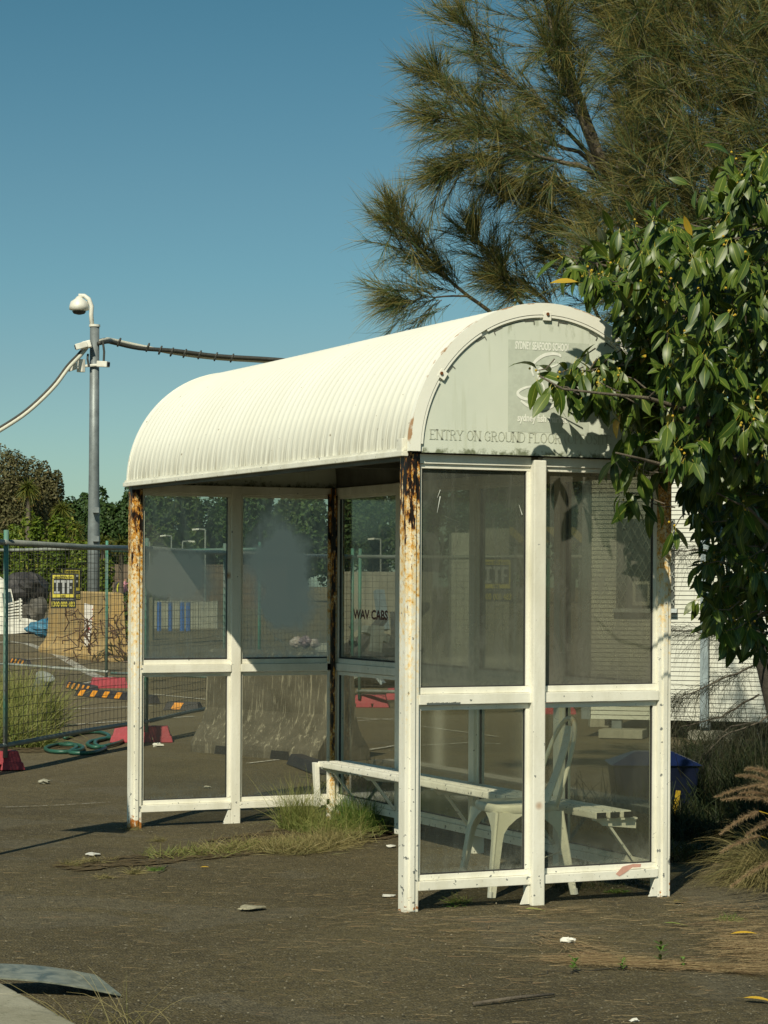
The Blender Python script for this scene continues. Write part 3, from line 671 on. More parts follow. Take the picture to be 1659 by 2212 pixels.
foot_block(pg(-30, 1662), va+.3, 'red fence foot cut by the left edge of the photo')
foot_block(pg(306, 1602), va+.08, 'red fence foot beside the far left shelter post, behind the bottom rail')
0 and foot_block(pg(262, 1601), va+1.1, 'red fence foot just left of the shelter post by the green hose', l=.4)
foot_block(pg(235, 1486), va+.2, 'red fence foot under the green fence upright near the striped wheel stop', l=.52)
foot_block(pg(787, 1527), va-.05, 'long faded red fence foot seen below the maroon lettering', l=.58)
foot_block(pgd(1190, 27.2), va, 'red fence foot behind the middle rail of the near glass')
foot_block(pg(858, 1511), va, 'small red fence foot just left of the rusty near corner post', l=.3)
# hire signs
M_signblk = flatmat('sign_black', (.02,.022,.018)); M_yel = flatmat('sign_yellow', (.55,.47,.06)); M_sgrey = flatmat('sign_grey', (.36,.37,.36))
def hire_sign(c, wd, ht, u, label):
    u = Vector(u).normalized(); c = Vector(c); n_ = Vector((u.y, -u.x, 0))      # faces the camera
    t = thing('hire_sign', label, 'sign', c, 'black and yellow hire signs tied to the mesh fence')
    def P(a, b, o): return c+u*(a*wd)+Vector((0,0,b*ht))+n_*o
    mb = MB(); mb.hexa([P(-.5,-.5,.006),P(.5,-.5,.006),P(.5,-.5,0),P(-.5,-.5,0)], [P(-.5,.5,.006),P(.5,.5,.006),P(.5,.5,0),P(-.5,.5,0)]); mb.build('board', M_signblk, t)
    def rect(a0, b0, a1, b1, o, m_, nm): MB().quad(P(a0,b0,o),P(a1,b0,o),P(a1,b1,o),P(a0,b1,o)).build(nm, m_, t)
    mb = MB()
    for a0,b0,a1,b1 in ((-.42,.34,.42,.45),(-.42,-.2,.42,-.1),(-.42,-.099,-.385,.339),(.385,-.099,.42,.339)): mb.quad(P(a0,b0,.009),P(a1,b0,.009),P(a1,b1,.009),P(a0,b1,.009))
    mb.build('yellow_border', M_yel, t)
    def tx(s, a0, b0, a1, b1, m_, bold): text(s, (a1-a0)*wd, (b1-b0)*ht, P(a0, b0, .012), u, (0,0,1), m_, t, bold=bold)
    tx('www.itfhire.com', -.36, .355, .36, .44, M_signblk, .02); 
    mb = MB()       # slab letters I T F
    def r2(a0,b0,a1,b1): mb.quad(P(a0,b0,.012),P(a1,b0,.012),P(a1,b1,.012),P(a0,b1,.012))
    r2(-.36,.23,-.14,.30); r2(-.29,-.02,-.21,.229); r2(-.36,-.08,-.14,-.021)
    r2(-.11,.23,.12,.30); r2(-.04,-.08,.05,.229)
    r2(.15,.23,.36,.30); r2(.15,-.08,.23,.229); r2(.231,.06,.33,.12); mb.build('letter', M_sgrey, t)
    tx('HIRE', -.09, -.185, .09, -.12, M_signblk, .02); tx('TEMPORARY FENCING - SCAFFOLD', -.42, -.265, .42, -.235, M_sgrey, .01)
    tx('1300 000 483', -.45, -.46, .45, -.31, M_yel, .02)
    return t
uf = (Q1-Q0).normalized()
hire_sign(pd(137, 1276, 33.2), .37, .50, RT*1+FW*-.06, 'black and yellow hire sign on the mesh fence left of the grey pole')
hire_sign(pd(155, 1262, 38.0), .33, .52, RT*.8+FW*.6, 'hire sign half hidden behind the larger black and yellow sign')
hire_sign(pd(1072, 1252, 26.3), .38, .50, RT, 'dim hire sign seen through the near dusty glass')
# ------------------------------------------------------------------ concrete barriers
def conc(name, c1, c2, streak=(.34,.32,.25), amt=.8):
    m = N(name); v = m.co(); n1 = m.noise(v, 3, 7); c = m.mix(m.ramp(n1, (.35, 0), (.65, 1)), c1, c2)
    s = m.noise(m.co('Object', (16, 16, 1.2)), 1.5, 6, .75, .5); c = m.mix(m.ramp(s, (.54, 0), (.64, amt)), c, streak)
    return m.done(m.pbr(c, .9, 0, .2, m.noise(v, 30, 6), .01, .6))
M_conc = conc('stained_concrete', (.075,.068,.048), (.13,.118,.085), (.34,.31,.22)); M_conc2 = conc('painted_concrete', (.46,.30,.11), (.36,.27,.13), (.25,.23,.16), .9)
M_paleconc = conc('pale_concrete', (.34,.33,.26), (.27,.26,.2), (.2,.19,.14), .5)
def jersey(A, B, mat, label, h=.82, wb=.31, wt=.10, slots=True):
    A = Vector(A); B = Vector(B); u = (B-A); u.z = 0; Ln = u.length; u /= Ln; v = Vector((-u.y, u.x, 0))
    t = thing('concrete_barrier', label, 'barrier', ((A.x+B.x)/2, (A.y+B.y)/2, 0))
    prof = [(-wb,.0),(-wb,.06),(-wb*.97,.10),(-wb*.80,.17),(-wb*.58,.27),(-wb*.44,.40),(-wt*1.05,h-.03),(-wt*.8,h)]
    prof = prof+[(-a, b) for a, b in prof[::-1]]
    K = 16; V = []
    for i in range(K+1):
        s = Ln*i/K; ins = .025 if i in (0, K) else 0
        for a, b in prof: V.append(A+u*s+v*(a*(1-ins))+Vector((0,0,b*(1-ins*.4))))
    k = len(prof); F = [(i*k+j, i*k+(j+1) % k, (i+1)*k+(j+1) % k, (i+1)*k+j) for i in range(K) for j in range(k)]
    F += [tuple(range(k))[::-1], tuple(K*k+j for j in range(k))]
    MB().add(V, F).build('barrier_body', mat, t)
    if slots:
        for s in (.28, .72):
            p = A+u*Ln*s; q = p-v*(wb+.004); MB().hexa([q-u*.13, q+u*.13, q+u*.13+v*.05, q-u*.13+v*.05], [q-u*.11+UP*.075, q+u*.11+UP*.075, q+u*.11+v*.05+UP*.075, q-u*.11+v*.05+UP*.075]).build('lifting_slot', M_dark, t)
    return t
# end faces of barrier run away from the shelter: broad side seen from the left of frame to behind corner post
bA = pg(462, 1625); bB = pg(742, 1650); jersey(bA+FW*.30, bB+FW*.30, M_conc, 'stained grey concrete barrier standing behind the shelter far panes', h=.93)
# black cable trays / rubber strips lying at its foot
for a, b, lab in (((505,1612),(585,1634), 'black rubber strip under the left part of the concrete barrier'), ((640,1650),(700,1672), 'black rubber strip on the asphalt left of the bench end')):
    A = pg(*a); B = pg(*b); u = (B-A).normalized(); v = Vector((-u.y, u.x, 0))
    t = MB().hexa([A-v*.09, B-v*.09, B+v*.09, A+v*.09], [A-v*.05+UP*.085, B-v*.05+UP*.085, B+v*.05+UP*.085, A+v*.05+UP*.085]).build('rubber_strip', M_black, None, bevel=.01, origin=A)
    tag(t, lab, 'rubber strip')
jersey(pgd(118, 50), pgd(255, 44), M_conc2, 'yellow painted concrete barrier with a pasted poster beyond the fence', h=1.32, wb=.36, slots=False)
pp = pd(203, 1349, 45.6); t = tag(MB().hexa([pp-RT*.19-UP*.42-FW*.02, pp+RT*.16-UP*.40-FW*.02, pp+RT*.16-UP*.40, pp-RT*.19-UP*.42], [pp-RT*.19+UP*.42-FW*.02, pp+RT*.16+UP*.34-FW*.02, pp+RT*.16+UP*.34, pp-RT*.19+UP*.42]).build('poster', flatmat('poster_white', (.62,.60,.56)), None, origin=pp), 'torn white poster with red scrawl on the yellow barrier', 'poster')
mb = MB()
for i in range(14):
    q = pp-FW*.025+RT*random.uniform(-.13,.12)+UP*random.uniform(-.3,.3); mb.bar(q, q+RT*random.uniform(-.07,.07)+UP*random.uniform(-.07,.07), .004, .02)
mb.build('red_scrawl', flatmat('scrawl_red', (.4,.03,.04)), t)
jersey(pgd(880, 31), pgd(1075, 30), M_paleconc, 'pale concrete barrier seen below the middle rail of the near glass', h=.35, wb=.25, wt=.2, slots=False)
# wheel stops with yellow panels
def wheel_stop(A, B, label):
    A = Vector(A); B = Vector(B); u = (B-A); u.z = 0; Ln = u.length; u /= Ln; v = Vector((-u.y, u.x, 0)); t = thing('wheel_stop', label, 'wheel stop', A, 'black and yellow rubber wheel stops')
    def P(s, a, z): return A+u*s+v*a+UP*z
    MB().hexa([P(0,-.08,0),P(Ln,-.08,0),P(Ln,.08,0),P(0,.08,0)], [P(.04,-.045,.1),P(Ln-.04,-.045,.1),P(Ln-.04,.045,.1),P(.04,.045,.1)]).build('rubber_body', M_black, t, bevel=.008)
    k = int(Ln/.3)
    for i in range(k):
        s = .1+i*.3
        MB().hexa([P(s,-.0815,.012),P(s+.12,-.0815,.012),P(s+.12,-.07,.012),P(s,-.07,.012)], [P(s+.04,-.0515,.09),P(s+.16,-.0515,.09),P(s+.16,-.04,.09),P(s+.04,-.04,.09)]).build('reflector', M_orange, t)
wheel_stop(pg(152, 1486), pg(205, 1497)+RT*0, 'striped wheel stop farthest left behind the mesh fence')
wheel_stop(pg(170, 1503), pg(285, 1512), 'long black and yellow wheel stop in front of the green fence upright')
wheel_stop(pg(286, 1513), pg(335, 1520), 'black wheel stop end just behind the rusty far left post')
wheel_stop(pg(358, 1533), pg(436, 1535), 'black and yellow wheel stop seen through the lower far left pane')
wheel_stop(pg(28, 1432), pg(60, 1437), 'distant wheel stop beside the white curved line')
# ------------------------------------------------------------------ camera pole with cables
pb = pgd(202, 52); k = 52/FPX
pole = thing('camera_pole', 'tall grey steel pole carrying security cameras left of the shelter', 'pole', pb)
def zz(py): return CAM.z-(py-PY0)*k
top = zz(706)
MB().lathe(pb, [(.14,0),(.135,zz(1180)),(.115,zz(1000)),(.105,top)], 20).build('shaft', M_grey_metal, pole, smooth=True)
MB().lathe(pb+UP*(top-.03), [(.125,0),(.125,.05)], 20).build('top_flange', M_white, pole)
def pp_(px, py, dd=0): return pd(px, py, 52+dd)
MB().tube([pp_(199,706), pp_(197,680), pp_(198,662), pp_(192,646), pp_(182,639), pp_(170,639)], .05, 10).build('gooseneck', M_white, pole, smooth=True)
c = pp_(171, 671); mb = MB(); mb.lathe(c, [(.10,-.02),(.22,0.02),(.22,.10),(.19,.20),(.10,.26),(.05,.32)], 18); mb.build('dome_camera', M_white, pole, smooth=True)
MB().lathe(c-UP*.09, [(.04,0),(.12,.02),(.16,.068)], 16).build('dome_lens', M_black, pole)
def cctv(a, b, lab):
    a = Vector(a); b = Vector(b); t = MB().bar(a, b, .15, .13).build('bullet_camera', M_white, pole, bevel=.015)
    d = (b-a).normalized(); MB().bar(b, b+d*.015, .10, .09).build('camera_lens', M_black, t)
cctv(pp_(188,743,-.3), pp_(163,750,-.35), ''); cctv(pp_(167,790,-.3), pp_(147,797,-.35), ''); cctv(pp_(212,786,-.2), pp_(234,787,-.3), '')
MB().bar(pp_(186,737,-.22), pp_(190,752,-.22), .2, .2).build('junction_box', M_white, pole, bevel=.02)
MB().lathe(pp_(175,790,-.15)-UP*.14, [(.1,0),(.1,.28)], 8).build('mount_box', M_white, pole)
MB().tube([pp_(170,792,-.15), pp_(215,788,-.15)], .03, 6).build('cross_arm', M_white, pole)
for y in (1102, 1164): MB().bar(pp_(200,y,-.2), pp_(215,y,-.2), .22, .12).build('pole_band', M_grey_metal, pole)
def cable(name, pts, r, m_, lab, n=7):
    P = [Vector(p) for p in pts]; Q = []
    for i in range(len(P)-1):
        p0, p1, p2, p3 = P[max(i-1,0)], P[i], P[i+1], P[min(i+2, len(P)-1)]
        for t in (0, .2, .4, .6, .8): Q.append(.5*((2*p1)+(p2-p0)*t+(2*p0-5*p1+4*p2-p3)*t*t+(3*p1-p0-3*p2+p3)*t**3))
    Q.append(P[-1]); return Q, tag(MB().tube(Q, r, n).build(name, m_, None, smooth=True), lab, 'cable')
M_cabw = plain('cable_white', (.62,.61,.5), (.5,.48,.4), 20, .5); M_cabb = plain('cable_black', (.035,.035,.03), (.06,.06,.05), 20, .5)
RCB = [(213,735),(232,731),(245,733),(300,745),(380,757),(470,768),(600,776),(760,790),(900,800)]
cable('overhead_cable', [pp_(x, y+2+(4 if x > 330 else 0), .4*i) for i, (x, y) in enumerate(RCB)], .045, M_cabw, 'white sheathed cable running from the pole towards the shelter roof')
_, cab = cable('overhead_cable', [pp_(x, y+7-(6 if x > 330 else 0), .4*i-.12) for i, (x, y) in enumerate(RCB)], .05, M_cabb, 'black bundled cable running beside the white one from the pole to the roof')
Q, o = cable('overhead_cable', [pp_(x, y, -.3*i) for i, (x, y) in enumerate([(187,752),(172,770),(148,795),(115,838),(60,890),(0,930),(-80,975)])],   .042, M_cabw, 'thick pale cable dropping from the pole to the left edge')
cable('overhead_cable', [pp_(x-3, y-5, -.3*i+.1) for i, (x, y) in enumerate([(187,752),(172,770),(148,795),(115,838),(60,890),(0,930),(-80,975)])], .03, M_cabb, 'thin black cable tied above the pale one left of the pole')
MB().tube([pp_(222,736,-.1), pp_(225,760,-.1), pp_(224,782,-.1)], .025, 6).build('camera_lead', M_cabb, pole)
MB().tube([pp_(190,765,-.15), pp_(189,775,-.2), pp_(192,792,-.2)], .025, 6).build('camera_lead', M_cabb, pole)
# cable ties
for i, (x, y) in enumerate([(256,740),(318,751),(345,757),(370,761),(398,764),(430,767),(465,771),(500,774)]):
    MB().tube([pp_(x, y-1, -.12+.0015*(x-213)), pp_(x+2.5, y+0, -.12+.0015*(x-213))], .11, 8).build('cable_tie', M_cabb, cab)
# ------------------------------------------------------------------ white ribbed building behind
BD = 23.0
b0 = pgd(1258, BD+.25); b1 = pgd(1700, BD-.3); bu = (b1-b0).normalized(); bn_ = Vector((-bu.y, bu.x, 0))
bd = thing('site_building', 'white ribbed demountable building raised on piers behind the shelter', 'building', b0)
ZB0 = .175; BL = 7.0; BH = 3.05
def BP(s, o, z): return b0+bu*s+bn_*o+UP*z
MB().hexa([BP(0,.03,ZB0),BP(BL,.03,ZB0),BP(BL,5,ZB0),BP(0,5,ZB0)], [BP(0,.03,BH),BP(BL,.03,BH),BP(BL,5,BH),BP(0,5,BH)]).build('wall', M_dark, bd)
M_clad = plain('white_cladding', (.60,.61,.53), (.50,.50,.42), 2.5, .5, bump=.1)
pm = None; ph = .0445; npk = int((BH-ZB0)/ph)
for i in range(npk):
    z = ZB0+i*ph; j = 0
    if pm is None:
        o = MB().hexa([BP(0,.002,z+.003),BP(BL,.002,z+.003),BP(BL,.028,z+.003),BP(0,.028,z+.003)], [BP(0,.010,z+ph-.003),BP(BL,.010,z+ph-.003),BP(BL,.028,z+ph-.003),BP(0,.028,z+ph-.003)]).build('cladding_board', M_clad, bd); pm = o
    else:
        o = bpy.data.objects.new('cladding_board', pm.data); COL.objects.link(o); o.parent = bd; o.location = (0, 0, i*ph)
MB().hexa([BP(-.15,-.25,BH),BP(BL,-.25,BH),BP(BL,5.2,BH),BP(-.15,5.2,BH)], [BP(-.15,-.25,BH+.12),BP(BL,-.25,BH+.12),BP(BL,5.2,BH+.2),BP(-.15,5.2,BH+.2)]).build('roof', M_clad, bd)
MB().hexa([BP(0,-.03,ZB0),BP(.09,-.03,ZB0),BP(.09,.03,ZB0),BP(0,.03,ZB0)], [BP(0,-.03,BH),BP(.09,-.03,BH),BP(.09,.03,BH),BP(0,.03,BH)]).build('corner_trim', M_grey_metal, bd)
sp0 = (1527-1258)/FPX*BD
M_steelb = plain('blue_grey_steel', (.30,.36,.37), (.2,.24,.25), 6, .5)
MB().hexa([BP(sp0-.04,-.09,.12),BP(sp0+.04,-.09,.12),BP(sp0+.04,-.02,.12),BP(sp0-.04,-.02,.12)], [BP(sp0-.04,-.09,BH-.1),BP(sp0+.04,-.09,BH-.1),BP(sp0+.04,-.02,BH-.1),BP(sp0-.04,-.02,BH-.1)]).build('steel_upright', M_steelb, bd, bevel=.006)
for s in (.35, sp0, 2.4, 3.9, 5.4):
    MB().hexa([BP(s-.14,-.22,0),BP(s+.3,-.22,0),BP(s+.3,.1,0),BP(s-.14,.1,0)], [BP(s-.14,-.22,.085),BP(s+.3,-.22,.085),BP(s+.3,.1,.085),BP(s-.14,.1,.085)]).build('pier_block', M_paleconc, bd, bevel=.008)
    MB().hexa([BP(s-.05,.02,.085),BP(s+.05,.02,.085),BP(s+.05,.09,.085),BP(s-.05,.09,.085)], [BP(s-.05,.02,.174),BP(s+.05,.02,.174),BP(s+.05,.09,.174),BP(s-.05,.09,.174)]).build('pier_post', M_grey_metal, bd)
# window with diamond security screen
w0, w1 = (1334-1258)/FPX*BD, (1406-1258)/FPX*BD; zw0, zw1 = CAM.z-(1312-PY0)*BD/FPX, CAM.z-(1120-PY0)*BD/FPX
wn = MB().hexa([BP(w0,-.03,zw0),BP(w1+.25,-.03,zw0),BP(w1+.25,.02,zw0),BP(w0,.02,zw0)], [BP(w0,-.03,zw1),BP(w1+.25,-.03,zw1),BP(w1+.25,.02,zw1),BP(w0,.02,zw1)]).build('window', plain('window_dark', (.10,.11,.10), (.06,.065,.06), 3, .2), bd)
mb = MB(); wl = w1+.25-w0; hh = zw1-zw0; st = .075
for i in range(-14, 20):
    for sg in (1, -1):
        P = []
        for (s, z) in ((i*st, 0), (i*st+hh*.55*sg, hh)):
            P.append((s, z))
        (s0, z0), (s1, z1) = P
        def clip(s0, z0, s1, z1):
            t0, t1 = 0, 1; ds = s1-s0
            for lo_, hi_ in ((0, wl),):
                if ds > 0: t0 = max(t0, (lo_-s0)/ds); t1 = min(t1, (hi_-s0)/ds)
                elif ds < 0: t0 = max(t0, (hi_-s0)/ds); t1 = min(t1, (lo_-s0)/ds)
            return t0, t1
        t0, t1 = clip(s0, z0, s1, z1)
        if t1-t0 > .03: mb.bar(BP(w0+s0+(s1-s0)*t0,-.045,zw0+hh*t0), BP(w0+s0+(s1-s0)*t1,-.045,zw0+hh*t1), .008, .008)
mb.build('security_screen', M_pale_pipe, wn)
MB().hexa([BP(w0-.03,-.07,zw0-.04),BP(w1+.28,-.07,zw0-.04),BP(w1+.28,.0,zw0-.04),BP(w0-.03,.0,zw0-.04)], [BP(w0-.03,-.05,zw0),BP(w1+.28,-.05,zw0),BP(w1+.28,.0,zw0),BP(w0-.03,.0,zw0)]).build('sill', M_grey_metal, wn)
f0, f1, g0, g1 = w0+.17, w0+.34, zw0+.03, zw0+.27
mb = MB(); mb.hexa([BP(f0,-.065,g0),BP(f1,-.065,g0),BP(f1,-.05,g0),BP(f0,-.05,g0)], [BP(f0,-.065,g1),BP(f1,-.065,g1),BP(f1,-.05,g1),BP(f0,-.05,g1)]); mb.build('hatch_frame', M_clad, wn)
MB().quad(BP(f0+.03,-.068,g0+.04),BP(f1-.02,-.068,g0+.04),BP(f1-.02,-.068,g1-.03),BP(f0+.03,-.068,g1-.03)).build('hatch_pane', M_grey_metal, wn)
# ------------------------------------------------------------------ things behind, seen through the panes
def tub(c, label, wx, wy, h, m_, name='tub'):
    c = Vector(c); t = thing(name, label, name.replace('_', ' '), c)
    return t
c = pg(1300, 1571); t = thing('plastic_tub', 'white plastic tub lying on its side in front of the building', 'tub', c)
mb = MB(); fw = FW; a = [c-RT*.13+UP*.0, c+RT*.15, c+RT*.15+FW*.2, c-RT*.13+FW*.2]; mb.hexa(a, [p+UP*.125 for p in (c-RT*.12, c+RT*.13, c+RT*.13+FW*.18, c-RT*.12+FW*.18)]); mb.build('tub_body', M_paleconc, t, bevel=.01)
MB().hexa([c-FW*.003+RT*.03+UP*.02, c-FW*.003+RT*.125+UP*.02, c-FW*.001+RT*.125+UP*.02, c-FW*.001+RT*.03+UP*.02], [c-FW*.003+RT*.03+UP*.105, c-FW*.003+RT*.115+UP*.105, c+RT*.115+UP*.105, c+RT*.03+UP*.105]).build('tub_opening', M_dark, t)
# blue storage bin
c = pgd(1412, 15.2); t = thing('storage_bin', 'dark blue bin with a blue hipped lid behind the shelter right corner', 'bin', c)
M_blue = plain('blue_plastic', (.003,.006,.022), (.002,.005,.015), 5, .4, bump=.1); M_blid = plain('blue_lid', (.006,.014,.06), (.005,.010,.04), 4, .4, bump=.1)  # both blues darkened to stand in for the shade round the bin
def BB(a, b, z): return c+RT*a+FW*b+UP*z
MB().hexa([BB(-.24,-.18,0),BB(.24,-.18,0),BB(.24,.18,0),BB(-.24,.18,0)], [BB(-.28,-.21,.36),BB(.28,-.21,.36),BB(.28,.21,.36),BB(-.28,.21,.36)]).build('bin_body', M_blue, t, bevel=.01)
MB().hexa([BB(-.30,-.23,.361),BB(.30,-.23,.361),BB(.30,.23,.361),BB(-.30,.23,.361)], [BB(-.12,-.05,.44),BB(.12,-.05,.44),BB(.12,.05,.44),BB(-.12,.05,.44)]).build('lid', M_blid, t, bevel=.008)
MB().bar(BB(.11,-.22,.02), BB(.14,-.225,.2), .03, .01).build('strap', plain('yellow_strap', (.6,.4,.03)), t)
# pale wall and sheds beyond
def slab(px0, px1, ytop, d, th, mat, name, lab, cat, ybot=None, par=None):
    a = pgd(px0, d); b = pgd(px1, d); zt = CAM.z-(ytop-PY0)*d/FPX; zb = 0 if ybot is None else CAM.z-(ybot-PY0)*d/FPX
    o = MB().hexa([a+UP*zb, b+UP*zb, b+FW*th+UP*zb, a+FW*th+UP*zb], [a+UP*zt, b+UP*zt, b+FW*th+UP*zt, a+FW*th+UP*zt]).build(name, mat, par, origin=None if par else a)
    return tag(o, lab, cat) if lab else o
slab(742, 935, 1235, 41, .3, M_paleconc, 'concrete_wall', 'sunlit pale concrete wall behind the maroon lettering pane', 'wall')
slab(975, 1015, 1150, 38, 1.5, M_clad, 'site_cabin', 'small pale cabin top seen through the near left glass', 'cabin')
slab(1017, 1100, 1140, 39, 1.5, M_paleconc, 'site_cabin', 'wider pale cabin beside the small one, seen through the near glass', 'cabin')
def chev():
    m = N('chevron_board'); v = m.co(); x, y, z = m.sep(v)
    q = m.math('ADD', m.math('MULTIPLY', x, 1.0), z); wv = m.math('SINE', m.math('MULTIPLY', q, 26)); c = m.mix(m.math('GREATER_THAN', wv, 0), (.05,.05,.04), (.28,.22,.06)); return m.done(m.pbr(c, .6))
t = slab(1100, 1262, 1137, 30, .03, chev(), 'hazard_board', 'striped yellow and black hazard board behind the near glass', 'sign', ybot=1170)
for q in (1110, 1250): slab(q, q+6, 1168, 30.05, .04, M_grey_metal, 'board_post', None, None, par=t)
# brown far wall, low grey wall, people, lamps, blue posts
M_brown = plain('brown_wall', (.16,.12,.08), (.12,.09,.06), 1.2, .9)
slab(188, 620, 1221, 130, .6, M_brown, 'boundary_wall', 'long brown wall below the dark trees', 'wall')
M_olive = plain('olive_wall', (.17,.155,.09), (.12,.11,.07), 2, .9)
slab(228, 330, 1293, 60, .4, M_olive, 'low_wall', 'low olive wall behind the yellow barrier', 'wall')
slab(330, 470, 1300, 75, .4, M_paleconc, 'low_wall', 'low pale wall behind the blue posts', 'wall')
M_bluep = plain('blue_post_paint', (.04,.13,.42), (.03,.1,.3), 4, .5)
for i, q in enumerate((344, 368, 394, 407)):
    p = pgd(q, 71); t = tag(MB().lathe(p, [(.07,0),(.07,.86),(.05,.90)], 10).build('blue_bollard', M_bluep, None, origin=p), ['blue bollard nearest the shelter post in the left far pane', 'second blue bollard from the shelter post in the left far pane', 'third blue bollard from the shelter post', 'blue bollard farthest right of the four'][i], 'bollard', 'blue bollards beyond the fence')
def lamp(px, ytop, d, lab, side=-1):
    p = pgd(px, d); zt = CAM.z-(ytop-PY0)*d/FPX; t = thing('street_lamp', lab, 'street lamp', p, 'distant street lamps before the trees')
    MB().tube([p, p+UP*zt], [.06, .04], 8).build('lamp_post', M_pale_pipe, t); MB().tube([p+UP*zt, p+UP*(zt+.03)+RT*side*.35], .04, 6).build('lamp_arm', M_pale_pipe, t)
    MB().bar(p+UP*(zt+.03)+RT*side*.3, p+UP*(zt+.0)+RT*side*.62, .2, .08).build('lamp_head', M_white, t)
lamp(443, 1146, 110, 'tall distant street lamp with its head to the left, in the left far pane'); lamp(394, 1172, 118, 'short distant street lamp with its head to the right', 1); lamp(323, 1174, 120, 'distant street lamp just right of the rusty post', -1)
lamp(822, 1165, 110, 'distant street lamp above the maroon lettering pane'); lamp(370, 1160, 125, 'thin distant lamp behind the left far pane')
def person(px, d, ct, cl, lab):
    p = pgd(px, d); t = thing('person', lab, 'person', p, 'people far beyond the fence')
    Vv = [(0,0,.95),(0,0,1.2),(0,0,1.42),(0,0,1.52),(0,0,1.66),(-.1,0,.9),(-.12,.05,.5),(-.14,.0,.05),(.1,0,.9),(.12,-.05,.5),(.14,0,.05),(-.2,0,1.38),(-.26,.02,1.1),(-.24,-.1,.85),(.2,0,1.38),(.26,.02,1.1),(.24,-.1,.85)]
    E = [(0,1),(1,2),(2,3),(3,4),(0,5),(5,6),(6,7),(0,8),(8,9),(9,10),(2,11),(11,12),(12,13),(2,14),(14,15),(15,16)]
    rd = [.15,.14,.15,.06,.11,.1,.07,.05,.1,.07,.05,.06,.05,.04,.06,.05,.04]
    me = bpy.data.meshes.new('body'); me.from_pydata(Vv, E, []); o = bpy.data.objects.new('body', me); COL.objects.link(o); o.parent = t
    md = o.modifiers.new('s', 'SKIN')
    for i, r in enumerate(rd): me.skin_vertices[0].data[i].radius = (r, r*.8)
    me.skin_vertices[0].data[0].use_root = True; md2 = o.modifiers.new('u', 'SUBSURF'); md2.levels = md2.render_levels = 1
    m = N('clothes_'+str(px)); z = m.sep(m.co())[2]; c = m.mix(m.math('GREATER_THAN', z, .95), cl, ct); c = m.mix(m.math('GREATER_THAN', z, 1.5), c, (.35,.2,.13)); me.materials.append(m.done(m.pbr(c, .8)))
person(264, 118, (.5,.5,.05), (.08,.02,.03), 'distant person in a yellow top and dark red trousers'); person(272, 118, (.55,.25,.3), (.03,.05,.08), 'distant person in a pink top walking by the brown wall'); person(258, 120, (.05,.05,.05), (.03,.03,.03), 'distant person in black beside the yellow one')
# junk: bags on the barrier, rubbish heap behind the lettering pane
def lump(c, r, m_, name, lab, cat, sq=(1,1,1), par=None, n=10, seed=0):
    rr = random.Random(seed); V = []; F = []; c = Vector(c)
    for i in range(n+1):
        th = math.pi*i/n
        for j in range(n*2):
            ph_ = math.pi*j/n; k = 1+.22*math.sin(3*ph_+seed)*math.sin(2*th+seed)+(rr.uniform(-.12,.12) if n > 5 else rr.uniform(-.4,.35))
            V.append((c.x+r*sq[0]*k*math.sin(th)*math.cos(ph_), c.y+r*sq[1]*k*math.sin(th)*math.sin(ph_), c.z+r*sq[2]*k*math.cos(th)))
    m2 = n*2; F = [(i*m2+j, (i+1)*m2+j, (i+1)*m2+(j+1) % m2, i*m2+(j+1) % m2) for i in range(n) for j in range(m2)]
    o = MB().add(V, F).build(name, m_, par, origin=None if par else c); 
    if lab: tag(o, lab, cat)
    return o
M_bagw = plain('bag_white', (.42,.38,.33), (.25,.17,.15), 18, .4); M_bagd = plain('bag_dark', (.05,.035,.06), (.35,.25,.25), 22, .4); M_tarp = plain('tarp_blue', (.05,.20,.30), (.03,.12,.2), 10, .5)
zb_ = .955
for px, r, m_, lab in ((636, .055, M_bagw, 'pinkish white bag resting on the concrete barrier'), (655, .06, M_bagd, 'dark patterned bag resting on the concrete barrier'), (676, .045, M_bagw, 'small pale crumpled bag right of the dark one')):
    p = pg(px, 1640)+FW*.32; lump((p.x, p.y, zb_+r*.9), r, m_, 'rubbish_bag', lab, 'bag', (1,.8,1.4 if r > .06 else .8), seed=px)
M_junk = plain('scrap_dark', (.05,.05,.045), (.13,.12,.10), 6, .7)
for i in range(16):
    q = pgd(random.uniform(742, 875), random.uniform(30, 36)); a = q+UP*random.uniform(.1,1.0); b = a+RT*random.uniform(-.5,.5)+UP*random.uniform(-.3,.6)+FW*random.uniform(-.3,.3)
    o = MB().bar(a, b, random.uniform(.04,.2), random.uniform(.02,.12)).build('scrap_piece', random.choice([M_junk, M_junk, M_pale_pipe, M_steelb]), None); tag(o, 'scrap metal piece in the heap behind the maroon lettering pane', 'scrap', 'scrap pieces heaped behind the fence')
p = pgd(810, 34); lump(p+UP*.35, .6, M_junk, 'scrap_heap', 'dark low scrap heap behind the maroon lettering pane', 'scrap heap', (1.1,.8,.6), seed=4)
p = pgd(760, 36); lump(p+UP*.3, .5, M_paleconc, 'rubble_heap', 'pale rubble heap at the left of the lettering pane', 'rubble', (1.1,.8,.7), seed=9)
